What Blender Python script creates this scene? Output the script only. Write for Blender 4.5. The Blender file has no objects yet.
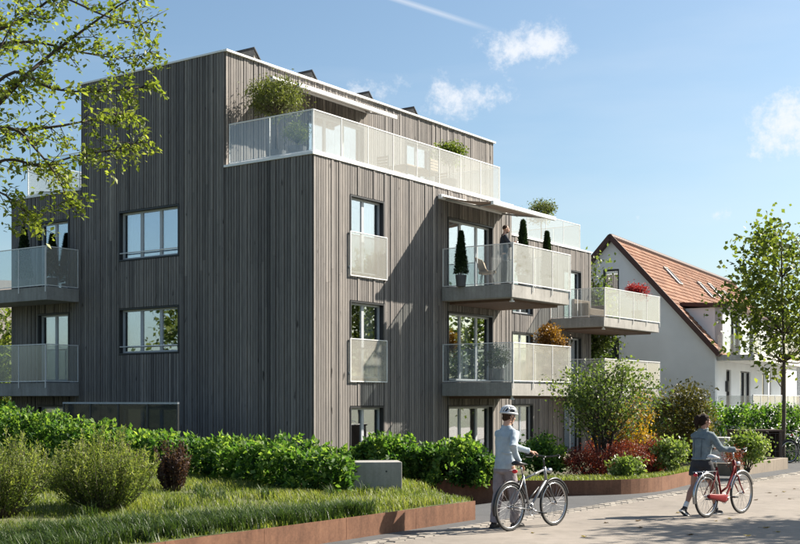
import bpy, bmesh, math, random
import numpy as np
from mathutils import Vector, Matrix

random.seed(7); RNG = np.random.default_rng(11)
scene = bpy.context.scene
C = scene.collection
PI = math.pi
# ------------------------------------------------------------ camera, light
FPX, HOR, CAMH = 1180.0, 400.0, 1.9          # focal length in photo pixels, horizon row, eye height
cam = bpy.data.cameras.new('camera'); cam_o = bpy.data.objects.new('camera', cam); C.objects.link(cam_o)
cam.sensor_width = 36.0; cam.lens = FPX / 800 * 36.0
cam.shift_y = (HOR - 272.0) / 800.0
cam.clip_end = 3000; cam.clip_start = 0.1
cam_o.location = (0, 0, CAMH); cam_o.rotation_euler = (PI / 2, 0, 0)
scene.camera = cam_o
SUN_EL = math.radians(38); SUN_AZ = math.atan2(.92, .39)      # azimuth clockwise from +Y
SDIR = Vector((math.sin(SUN_AZ) * math.cos(SUN_EL), math.cos(SUN_AZ) * math.cos(SUN_EL), math.sin(SUN_EL)))
sun = bpy.data.lights.new('sun', 'SUN'); sun.energy = 5.0; sun.angle = math.radians(0.5); sun.color = (1.0, .915, .785)
sun_o = bpy.data.objects.new('sun', sun); C.objects.link(sun_o)
sun_o.rotation_euler = SDIR.to_track_quat('Z', 'Y').to_euler(); sun_o.location = (30, 20, 40)
world = bpy.data.worlds.new('World'); scene.world = world; world.use_nodes = True
scene.view_settings.view_transform = 'Standard'; scene.view_settings.look = 'None'
scene.view_settings.exposure = 1.42; scene.view_settings.gamma = 1.0
SKY_STRENGTH = 0.057

def pixdir(u, v):
    return Vector(((u - 400) / FPX, 1.0, (HOR - v) / FPX)).normalized()

def build_world():
    nt = world.node_tree; N = nt.nodes; L = nt.links; N.clear()
    out = N.new('ShaderNodeOutputWorld')
    sky = N.new('ShaderNodeTexSky'); sky.sky_type = 'NISHITA'; sky.sun_disc = False
    sky.sun_elevation = SUN_EL; sky.sun_rotation = SUN_AZ
    sky.air_density = 1.0; sky.dust_density = 1.7; sky.ozone_density = .9
    bg = N.new('ShaderNodeBackground'); bg.inputs[1].default_value = SKY_STRENGTH
    tint = N.new('ShaderNodeVectorMath'); tint.operation = 'MULTIPLY'; tint.inputs[1].default_value = (.88, 1.0, 1.03)
    L.new(sky.outputs[0], tint.inputs[0]); L.new(tint.outputs[0], bg.inputs[0])
    tc = N.new('ShaderNodeTexCoord')
    def vm(op, a, b):
        n = N.new('ShaderNodeVectorMath'); n.operation = op
        for i, x in enumerate((a, b)):
            if x is None: continue
            if hasattr(x, 'is_linked'): L.new(x, n.inputs[i])
            else: n.inputs[i].default_value = x
        return n
    def mt(op, a, b=None, c=None):
        n = N.new('ShaderNodeMath'); n.operation = op
        for i, x in enumerate((a, b, c)):
            if x is None: continue
            if hasattr(x, 'is_linked'): L.new(x, n.inputs[i])
            else: n.inputs[i].default_value = x
        return n.outputs[0]
    d = tc.outputs['Generated']
    ns = N.new('ShaderNodeTexNoise'); ns.inputs['Scale'].default_value = 34; ns.inputs['Detail'].default_value = 8; ns.inputs['Roughness'].default_value = .70
    L.new(d, ns.inputs['Vector'])
    n1 = ns.outputs[0]
    total = None
    for (u, v, rx, ry, k) in ((512, 54, 46, 32, .85), (456, 97, 70, 32, .9), (543, 44, 42, 32, .85), (806, 126, 76, 46, 1.0), (380, 92, 50, 24, .6), (690, 215, 90, 12, .35)):
        p = pixdir(u, v)
        s = vm('SUBTRACT', d, tuple(p)).outputs[0]
        s = vm('MULTIPLY', s, (FPX / rx, FPX / rx, FPX / ry)).outputs[0]
        ln = vm('LENGTH', s, None).outputs['Value']
        m = mt('SUBTRACT', 1.0, ln)
        m = mt('MULTIPLY', mt('MAXIMUM', m, 0.0), k)
        total = m if total is None else mt('MAXIMUM', total, m)
    # a loose field of small clouds in the rest of the sky
    n2 = N.new('ShaderNodeTexNoise'); n2.inputs['Scale'].default_value = 3.2; n2.inputs['Detail'].default_value = 3
    L.new(d, n2.inputs['Vector'])
    fwd = vm('DOT_PRODUCT', d, (0, 1, 0)).outputs['Value']
    away = N.new('ShaderNodeMapRange'); away.inputs[1].default_value = .55; away.inputs[2].default_value = .80
    away.inputs[3].default_value = .6; away.inputs[4].default_value = 0.0; L.new(fwd, away.inputs[0])
    fld = mt('MULTIPLY', mt('MAXIMUM', mt('MULTIPLY', mt('SUBTRACT', n2.outputs[0], .54), 5.0), 0.0), away.outputs[0])
    fld = mt('MINIMUM', fld, .8)
    total = mt('MAXIMUM', total, fld)
    dens = mt('MULTIPLY_ADD', mt('SUBTRACT', n1, .56), 2.6, total)
    mr = N.new('ShaderNodeMapRange'); mr.interpolation_type = 'SMOOTHSTEP'
    mr.inputs[1].default_value = .06; mr.inputs[2].default_value = .92; mr.inputs[4].default_value = .9
    L.new(dens, mr.inputs[0])
    gate = mt('MULTIPLY', mr.outputs[0], mt('MINIMUM', mt('MULTIPLY', total, 6.0), 1.0))
    # vapour trail: a thin great-circle strip
    p0, p1 = pixdir(380, -6), pixdir(500, 33)
    nrm = p0.cross(p1).normalized()
    dist = mt('ABSOLUTE', vm('DOT_PRODUCT', d, tuple(nrm)).outputs['Value'])
    tr = mt('SUBTRACT', 1.0, mt('DIVIDE', dist, .0030)); tr = mt('MAXIMUM', tr, 0.0)
    seg = N.new('ShaderNodeMapRange'); mid = pixdir(400, 2)
    seg.inputs[1].default_value = math.cos(.085); seg.inputs[2].default_value = math.cos(.03)
    L.new(vm('DOT_PRODUCT', d, tuple(mid)).outputs['Value'], seg.inputs[0])
    tr = mt('MULTIPLY', mt('MULTIPLY', tr, seg.outputs[0]), .45)
    gate = mt('MAXIMUM', gate, tr)
    # high thin veil
    n3 = N.new('ShaderNodeTexNoise'); n3.inputs['Scale'].default_value = 2.2; n3.inputs['Detail'].default_value = 6; n3.inputs['Roughness'].default_value = .55
    st = vm('MULTIPLY', d, (1.0, 1.0, 5.0)).outputs[0]; L.new(st, n3.inputs['Vector'])
    veil = mt('MULTIPLY', mt('MAXIMUM', mt('SUBTRACT', n3.outputs[0], .47), 0.0), .8)
    gate = mt('MAXIMUM', gate, mt('MINIMUM', veil, .3))
    cb = N.new('ShaderNodeBackground'); cb.inputs[0].default_value = (.90, .93, .98, 1); cb.inputs[1].default_value = .40
    mix = N.new('ShaderNodeMixShader'); L.new(gate, mix.inputs[0]); L.new(bg.outputs[0], mix.inputs[1]); L.new(cb.outputs[0], mix.inputs[2])
    L.new(mix.outputs[0], out.inputs[0])
build_world()

# ------------------------------------------------------------ site frame
TH = math.atan(.712)
DR = Vector((math.sin(TH), math.cos(TH), 0)); DL = Vector((-DR.y, DR.x, 0))     # along the street front, along the left front
Y0 = 30.7; ORG = Vector(((312.7 - 400) / FPX * Y0, Y0, 0))
ROTZ = math.atan2(DR.y, DR.x)
def W(a, b, z=0.0):
    return ORG + DR * a + DL * b + Vector((0, 0, z))
def AB(p):
    d = Vector((p[0], p[1], 0)) - ORG; return d.dot(DR), d.dot(DL)
def a_on(u, b):      # where the column u of the photograph meets the plane b = const
    k = (u - 400) / FPX; P = ORG + DL * b
    return (k * P.y - P.x) / (DR.x - k * DR.y)
def b_on(u, a):
    k = (u - 400) / FPX; P = ORG + DR * a
    return (k * P.y - P.x) / (DL.x - k * DL.y)
def gnd(u, v, z=0.0):
    Y = (CAMH - z) * FPX / (v - HOR); return Vector(((u - 400) / FPX * Y, Y, z))
def site_z(b):       # the plot lies a little lower than the street
    t = min(max((b + 9.0) / 3.5, 0), 1); return -0.36 * t * t * (3 - 2 * t)

# ------------------------------------------------------------ materials
MATS = {}
def new_mat(name):
    m = bpy.data.materials.new(name); m.use_nodes = True; MATS[name] = m
    nt = m.node_tree; p = nt.nodes['Principled BSDF']; return m, nt, p
def ramp(nt, fac, cols):
    r = nt.nodes.new('ShaderNodeValToRGB'); e = r.color_ramp.elements
    while len(e) < len(cols): e.new(0.5)
    for i, c in enumerate(cols):
        pos, col = c if len(c) == 2 else (i / (len(cols) - 1), c)
        e[i].position = pos; e[i].color = (*col, 1)
    nt.links.new(fac, r.inputs[0]); return r.outputs[0]
def noise(nt, scale, detail=4, rough=.55, stretch=None, coord='Object'):
    t = nt.nodes.new('ShaderNodeTexCoord'); n = nt.nodes.new('ShaderNodeTexNoise')
    n.inputs['Scale'].default_value = scale; n.inputs['Detail'].default_value = detail; n.inputs['Roughness'].default_value = rough
    if stretch:
        mp = nt.nodes.new('ShaderNodeMapping'); mp.inputs['Scale'].default_value = stretch
        nt.links.new(t.outputs[coord], mp.inputs[0]); nt.links.new(mp.outputs[0], n.inputs['Vector'])
    else: nt.links.new(t.outputs[coord], n.inputs['Vector'])
    return n.outputs[0]
def attr(nt, name='v'):
    a = nt.nodes.new('ShaderNodeAttribute'); a.attribute_name = name; return a.outputs['Fac']
def math_n(nt, op, a, b=0.0):
    n = nt.nodes.new('ShaderNodeMath'); n.operation = op
    for i, x in enumerate((a, b)):
        if hasattr(x, 'is_linked'): nt.links.new(x, n.inputs[i])
        else: n.inputs[i].default_value = x
    return n.outputs[0]
def mixc(nt, fac, c1, c2, blend='MIX'):
    n = nt.nodes.new('ShaderNodeMix'); n.data_type = 'RGBA'; n.blend_type = blend
    for s, x in ((n.inputs['Factor'], fac), (n.inputs['A'], c1), (n.inputs['B'], c2)):
        pass
    ins = {'f': n.inputs[0], 'a': n.inputs[6], 'b': n.inputs[7]}
    for k, x in (('f', fac), ('a', c1), ('b', c2)):
        if hasattr(x, 'is_linked'): nt.links.new(x, ins[k])
        elif k == 'f': ins[k].default_value = x
        else: ins[k].default_value = (*x, 1)
    return n.outputs[2]
def bump(nt, p, h, strength=.3, dist=.01):
    b = nt.nodes.new('ShaderNodeBump'); b.inputs['Strength'].default_value = strength; b.inputs['Distance'].default_value = dist
    nt.links.new(h, b.inputs['Height']); nt.links.new(b.outputs[0], p.inputs['Normal'])
def plain(name, col, rough=.6, metal=0.0, var=.12, scale=6.0, bmp=0.0, spec=.4):
    m, nt, p = new_mat(name)
    n = noise(nt, scale, 5)
    c = ramp(nt, n, [(.3, tuple(x * (1 - var) for x in col)), (.7, tuple(min(1, x * (1 + var)) for x in col))])
    nt.links.new(c, p.inputs['Base Color']); p.inputs['Roughness'].default_value = rough; p.inputs['Metallic'].default_value = metal
    p.inputs['Specular IOR Level'].default_value = spec
    if bmp: bump(nt, p, noise(nt, scale * 6, 5), bmp, .01)
    return m
def leafmat(name, dark, mid, light, trans=.35, rough=.45, spec=.3):
    m, nt, p = new_mat(name)
    c = ramp(nt, attr(nt), [(0, dark), (.5, mid), (1, light)])
    nt.links.new(c, p.inputs['Base Color']); p.inputs['Roughness'].default_value = rough; p.inputs['Specular IOR Level'].default_value = spec
    t = nt.nodes.new('ShaderNodeBsdfTranslucent')
    tc = mixc(nt, 1.0, c, (1.5, 1.6, .7), 'MULTIPLY'); nt.links.new(tc, t.inputs[0])
    mx = nt.nodes.new('ShaderNodeMixShader'); mx.inputs[0].default_value = trans
    nt.links.new(p.outputs[0], mx.inputs[1]); nt.links.new(t.outputs[0], mx.inputs[2])
    nt.links.new(mx.outputs[0], nt.nodes['Material Output'].inputs[0]); return m

def wood_mat():
    m, nt, p = new_mat('weathered_wood')
    v = attr(nt)
    base = ramp(nt, v, [(0, (.080, .075, .075)), (.3, (.153, .143, .141)), (.65, (.226, .210, .202)), (1, (.33, .305, .288))])
    g = noise(nt, 3.0, 7, .6, (14, 14, .8))
    g2 = noise(nt, .55, 4, .6, (1, 1, .5))
    c = mixc(nt, 1.0, base, ramp(nt, g, [(.25, (.62, .62, .62)), (.75, (1.22, 1.2, 1.17))]), 'MULTIPLY')
    c = mixc(nt, 1.0, c, ramp(nt, g2, [(.3, (.84, .85, .87)), (.7, (1.12, 1.10, 1.07))]), 'MULTIPLY')
    kn = noise(nt, 2.4, 2, .5, (3.2, 3.2, .9))
    c = mixc(nt, ramp(nt, kn, [(.70, (0, 0, 0)), (.76, (1, 1, 1))]), c, (.055, .05, .047))
    nt.links.new(c, p.inputs['Base Color']); p.inputs['Roughness'].default_value = .72; p.inputs['Specular IOR Level'].default_value = .25
    bump(nt, p, g, .35, .006)
wood_mat()
def corten():
    m, nt, p = new_mat('corten_steel')
    n = noise(nt, 2.2, 8, .65); n2 = noise(nt, 26, 6, .7)
    c = ramp(nt, n, [(.25, (.082, .038, .023)), (.5, (.145, .070, .042)), (.75, (.215, .112, .068))])
    c = mixc(nt, .35, c, ramp(nt, n2, [(.3, (.075, .035, .022)), (.7, (.25, .13, .078))]))
    n3 = noise(nt, 3.0, 5, .6, (3, 3, .35))
    c = mixc(nt, 1.0, c, ramp(nt, n3, [(.3, (.78, .76, .75)), (.7, (1.15, 1.14, 1.12))]), 'MULTIPLY')
    nt.links.new(c, p.inputs['Base Color']); p.inputs['Roughness'].default_value = .75; p.inputs['Specular IOR Level'].default_value = .25
    bump(nt, p, n2, .25, .004)
corten()
def concrete(name, base, k=1.0):
    m, nt, p = new_mat(name)
    n = noise(nt, 1.3, 8, .62); n2 = noise(nt, 18, 6, .65); st = noise(nt, 2.4, 5, .6, (3.5, 3.5, .35))
    c = ramp(nt, n, [(.28, tuple(x * (1 - .22 * k) for x in base)), (.72, tuple(x * (1 + .18 * k) for x in base))])
    c = mixc(nt, 1.0, c, ramp(nt, n2, [(.3, (.9,) * 3), (.7, (1.08,) * 3)]), 'MULTIPLY')
    c = mixc(nt, 1.0, c, ramp(nt, st, [(.28, (.80, .80, .79)), (.62, (1.05,) * 3)]), 'MULTIPLY')
    nt.links.new(c, p.inputs['Base Color']); p.inputs['Roughness'].default_value = .8; p.inputs['Specular IOR Level'].default_value = .3
    bump(nt, p, n2, .25, .006)
concrete('concrete', (.31, .30, .285)); concrete('tan_concrete', (.235, .195, .155), .6); concrete('pale_concrete', (.50, .485, .455), .6)
def road_mat(name, base, k=1.0):
    m, nt, p = new_mat(name)
    n = noise(nt, .35, 7, .6); n2 = noise(nt, 95, 4, .7); n4 = noise(nt, 3.2, 6, .65)
    c = ramp(nt, n, [(.3, tuple(x * .84 for x in base)), (.7, tuple(x * 1.12 for x in base))])
    c = mixc(nt, 1.0, c, ramp(nt, n2, [(.25, (.72,) * 3), (.5, (1.0,) * 3), (.8, (1.22,) * 3)]), 'MULTIPLY')
    c = mixc(nt, 1.0, c, ramp(nt, n4, [(.32, (.84, .84, .83)), (.6, (1.04,) * 3)]), 'MULTIPLY')
    # thin wandering cracks
    t = nt.nodes.new('ShaderNodeTexCoord'); vo = nt.nodes.new('ShaderNodeTexVoronoi'); vo.feature = 'DISTANCE_TO_EDGE'; vo.inputs['Scale'].default_value = .33
    wob = nt.nodes.new('ShaderNodeTexNoise'); wob.inputs['Scale'].default_value = 1.6; wob.inputs['Detail'].default_value = 5
    nt.links.new(t.outputs['Object'], wob.inputs['Vector'])
    vv = nt.nodes.new('ShaderNodeVectorMath'); vv.operation = 'MULTIPLY_ADD'; vv.inputs[1].default_value = (.9, .9, .9)
    nt.links.new(wob.outputs['Color'], vv.inputs[0]); nt.links.new(t.outputs['Object'], vv.inputs[2]); nt.links.new(vv.outputs[0], vo.inputs['Vector'])
    cr = ramp(nt, vo.outputs['Distance'], [(.0, (.62, .61, .6)), (.006, (1, 1, 1))])
    c = mixc(nt, .6 * k, c, mixc(nt, 1.0, c, cr, 'MULTIPLY'))
    nt.links.new(c, p.inputs['Base Color']); p.inputs['Roughness'].default_value = .82; p.inputs['Specular IOR Level'].default_value = .3
    bump(nt, p, n2, .5, .006)
road_mat('street_paving', (.225, .198, .172)); road_mat('asphalt', (.080, .081, .085), 0)
def soil():
    m, nt, p = new_mat('soil')
    n = noise(nt, 9, 8, .7); n2 = noise(nt, .5, 4)
    c = ramp(nt, n, [(.3, (.035, .026, .018)), (.7, (.10, .078, .052))])
    c = mixc(nt, ramp(nt, n2, [(.35, (0, 0, 0)), (.65, (1, 1, 1))]), c, ramp(nt, n, [(.3, (.05, .075, .022)), (.7, (.10, .13, .045))]))
    nt.links.new(c, p.inputs['Base Color']); p.inputs['Roughness'].default_value = .95; bump(nt, p, n, .6, .03)
soil()
def turf():
    m, nt, p = new_mat('turf')
    n = noise(nt, 14, 7, .7); n2 = noise(nt, .8, 4)
    c = ramp(nt, n, [(.3, (.035, .05, .015)), (.7, (.095, .115, .038))])
    c = mixc(nt, ramp(nt, n2, [(.4, (0, 0, 0)), (.7, (1, 1, 1))]), c, (.13, .125, .055))
    nt.links.new(c, p.inputs['Base Color']); p.inputs['Roughness'].default_value = .95; bump(nt, p, n, .6, .03)
turf()
def schlick(nt, r0):      # reflection of a thin pane, the same from both sides
    lw = nt.nodes.new('ShaderNodeLayerWeight'); lw.inputs[0].default_value = .5
    p5 = math_n(nt, 'POWER', lw.outputs['Facing'], 5.0)
    return math_n(nt, 'ADD', math_n(nt, 'MULTIPLY', p5, 1 - r0), r0)
def glass_mat(name, base_refl, tint=(.80, .86, .88), ior=1.9):
    m, nt, p = new_mat(name)
    nt.nodes.remove(p)
    tr = nt.nodes.new('ShaderNodeBsdfTransparent'); tr.inputs[0].default_value = (*tint, 1)
    gl = nt.nodes.new('ShaderNodeBsdfGlossy'); gl.inputs['Roughness'].default_value = .012; gl.inputs[0].default_value = (.93, .96, 1, 1)
    tc = nt.nodes.new('ShaderNodeTexCoord'); nn = nt.nodes.new('ShaderNodeTexNoise'); nn.inputs['Scale'].default_value = 1.1; nn.inputs['Detail'].default_value = 1
    nt.links.new(tc.outputs['Object'], nn.inputs['Vector'])
    bp = nt.nodes.new('ShaderNodeBump'); bp.inputs['Strength'].default_value = .05; bp.inputs['Distance'].default_value = .05
    nt.links.new(nn.outputs[0], bp.inputs['Height']); nt.links.new(bp.outputs[0], gl.inputs['Normal'])
    f = schlick(nt, base_refl)
    mx = nt.nodes.new('ShaderNodeMixShader'); nt.links.new(f, mx.inputs[0]); nt.links.new(tr.outputs[0], mx.inputs[1]); nt.links.new(gl.outputs[0], mx.inputs[2])
    nt.links.new(mx.outputs[0], nt.nodes['Material Output'].inputs[0])
glass_mat('window_glass', .36, (.84, .88, .90), 1.7)
def screen_mat(name, col, opacity, refl=.0):
    # fritted railing glass: fine opaque white dots on clear glass
    m, nt, p = new_mat(name); nt.nodes.remove(p)
    tr = nt.nodes.new('ShaderNodeBsdfTransparent'); tr.inputs[0].default_value = (.90, .94, .95, 1)
    df = nt.nodes.new('ShaderNodeBsdfDiffuse'); df.inputs[0].default_value = (*col, 1)
    gl = nt.nodes.new('ShaderNodeBsdfGlossy'); gl.inputs['Roughness'].default_value = .05
    mx = nt.nodes.new('ShaderNodeMixShader'); mx.inputs[0].default_value = opacity
    nt.links.new(tr.outputs[0], mx.inputs[1]); nt.links.new(df.outputs[0], mx.inputs[2])
    m2 = nt.nodes.new('ShaderNodeMixShader'); nt.links.new(schlick(nt, .04 + refl), m2.inputs[0])
    nt.links.new(mx.outputs[0], m2.inputs[1]); nt.links.new(gl.outputs[0], m2.inputs[2])
    nt.links.new(m2.outputs[0], nt.nodes['Material Output'].inputs[0])
screen_mat('fritted_glass', (.60, .565, .515), .27, .01)
screen_mat('light_glass', (.50, .53, .57), .10, .03)
screen_mat('dark_screen', (.05, .052, .055), .66, .02)
plain('white_metal', (.78, .78, .78), .4, 0, .04)
plain('grey_frame', (.42, .44, .47), .4, 0, .06)
plain('dark_wire', (.07, .07, .07), .5, 0, .1)
plain('dark_frame', (.022, .023, .026), .45, 0, .1)
plain('wall_backing', (.03, .029, .028), .9, 0, .1)
plain('interior', (.30, .28, .26), .9, 0, .1)
plain('curtain', (.80, .79, .77), .9, 0, .06, 2)
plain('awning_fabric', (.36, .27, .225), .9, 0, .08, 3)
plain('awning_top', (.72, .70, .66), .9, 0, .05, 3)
plain('soffit_wood', (.13, .08, .058), .7, 0, .15, 5)
plain('verge_wood', (.060, .026, .021), .6, 0, .15, 5)
plain('roof_gravel', (.30, .29, .27), .95, 0, .2, 30, .5)
plain('house_plaster', (.69, .70, .71), .9, 0, .06, .8, .15)
plain('dark_timber', (.085, .058, .043), .7, 0, .25, 9)
plain('solar_back', (.26, .23, .205), .6, 0, .1)
plain('solar_cell', (.07, .075, .085), .3, 0, .1)
plain('bark', (.085, .07, .055), .9, 0, .35, 9, .5)
plain('dark_bark', (.045, .036, .03), .9, 0, .3, 9, .5)
plain('pot', (.10, .10, .105), .6, 0, .15)
plain('wicker', (.16, .115, .08), .8, 0, .3, 40, .4)
plain('cane', (.34, .25, .17), .7, 0, .2, 30)
plain('skin_light', (.50, .29, .205), .55, 0, .06, 14)
plain('skin_tan', (.36, .185, .125), .5, 0, .07, 14)
plain('hair_dark', (.024, .013, .009), .75, 0, .5, 60, .8, .15)
plain('hair_brown', (.05, .027, .016), .75, 0, .5, 60, .8, .15)
plain('sweater', (.36, .42, .47), .95, 0, .14, 9, .5)
plain('trousers', (.25, .215, .225), .95, 0, .16, 9, .5)
plain('shoe_dark', (.028, .022, .02), .6, 0, .2)
plain('sock_white', (.70, .69, .67), .9, 0, .05)
plain('dark_cloth', (.035, .036, .042), .95, 0, .15, 5, .2)
plain('navy_cloth', (.030, .033, .042), .95, 0, .15, 5, .2)
def denim():
    m, nt, p = new_mat('denim'); n = noise(nt, 5, 6, .65); n2 = noise(nt, 160, 3)
    c = ramp(nt, n, [(.3, (.085, .112, .128)), (.55, (.155, .19, .205)), (.8, (.26, .30, .31))])
    c = mixc(nt, 1.0, c, ramp(nt, n2, [(.3, (.85,) * 3), (.7, (1.1,) * 3)]), 'MULTIPLY')
    nt.links.new(c, p.inputs['Base Color']); p.inputs['Roughness'].default_value = .95; bump(nt, p, n, .4, .02)
denim()
plain('denim_seam', (.05, .065, .08), .95, 0, .1)
plain('rubber', (.018, .018, .018), .8, 0, .1)
plain('chrome', (.42, .42, .43), .25, 1.0, .05)
plain('spoke_steel', (.30, .30, .31), .55, .3, .05)
plain('silver_paint', (.21, .215, .225), .3, .4, .05)
plain('black_paint', (.02, .02, .022), .35, 0, .1)
plain('red_paint', (.17, .006, .008), .45, 0, .06, 6, 0, .2)
plain('red_lens', (.60, .02, .03), .2, 0, .05)
plain('white_plastic', (.50, .52, .55), .35, 0, .05)
plain('eye_white', (.7, .7, .7), .3, 0, .02)
plain('eye_dark', (.02, .015, .012), .2, 0, .02)
plain('lip', (.32, .13, .11), .5, 0, .05)
plain('cup', (.8, .79, .76), .4, 0, .03)
def tile_mat():
    m, nt, p = new_mat('clay_tile'); v = attr(nt)
    c = ramp(nt, v, [(0, (.20, .085, .046)), (.5, (.29, .135, .078)), (1, (.37, .195, .12))])
    n = noise(nt, 1.1, 6, .65)
    c = mixc(nt, 1.0, c, ramp(nt, n, [(.3, (.8, .8, .8)), (.7, (1.12, 1.1, 1.08))]), 'MULTIPLY')
    nt.links.new(c, p.inputs['Base Color']); p.inputs['Roughness'].default_value = .8
tile_mat()
def stone_mat():
    m, nt, p = new_mat('kerb_stone')
    oi = nt.nodes.new('ShaderNodeObjectInfo'); n = noise(nt, 14, 6, .65)
    c = ramp(nt, oi.outputs['Random'], [(0, (.13, .115, .098)), (.5, (.185, .165, .142)), (1, (.25, .225, .195))])
    c = mixc(nt, 1.0, c, ramp(nt, n, [(.3, (.78,) * 3), (.7, (1.12,) * 3)]), 'MULTIPLY')
    nt.links.new(c, p.inputs['Base Color']); p.inputs['Roughness'].default_value = .85; bump(nt, p, n, .4, .01)
stone_mat()
leafmat('leaf_grove', (.030, .055, .016), (.085, .122, .036), (.19, .225, .085), .45)
leafmat('leaf_hedge', (.010, .034, .010), (.072, .150, .033), (.29, .38, .09), .47, .55, .22)
leafmat('leaf_tree', (.042, .066, .014), (.105, .138, .030), (.225, .24, .065), .5)
leafmat('leaf_young', (.050, .078, .016), (.135, .172, .034), (.28, .30, .075), .5)
leafmat('leaf_willow', (.040, .068, .020), (.12, .16, .042), (.29, .305, .10), .46)
leafmat('leaf_purple', (.020, .010, .010), (.050, .024, .022), (.110, .058, .045), .3)
leafmat('leaf_olive', (.036, .050, .016), (.095, .115, .036), (.20, .21, .075), .4)
leafmat('leaf_yellow', (.17, .10, .012), (.34, .20, .02), (.50, .33, .04), .4)
leafmat('leaf_orange', (.075, .032, .010), (.18, .085, .018), (.30, .16, .035), .35)
leafmat('leaf_red', (.07, .012, .010), (.17, .028, .022), (.27, .065, .045), .35)
leafmat('leaf_crimson', (.12, .008, .014), (.28, .018, .03), (.40, .05, .06), .35)
leafmat('leaf_bronze', (.030, .032, .010), (.075, .068, .018), (.155, .120, .035), .35)
leafmat('leaf_pale', (.05, .085, .02), (.15, .21, .055), (.42, .45, .24), .35)
leafmat('leaf_conifer', (.008, .020, .008), (.018, .040, .014), (.050, .085, .025), .15)
leafmat('grass_blade', (.048, .076, .017), (.13, .165, .037), (.30, .295, .10), .48)
leafmat('tussock_blade', (.022, .048, .014), (.050, .085, .026), (.11, .145, .055), .35)
leafmat('fallen_leaf', (.05, .028, .012), (.12, .07, .022), (.30, .23, .035), .2)

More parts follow.
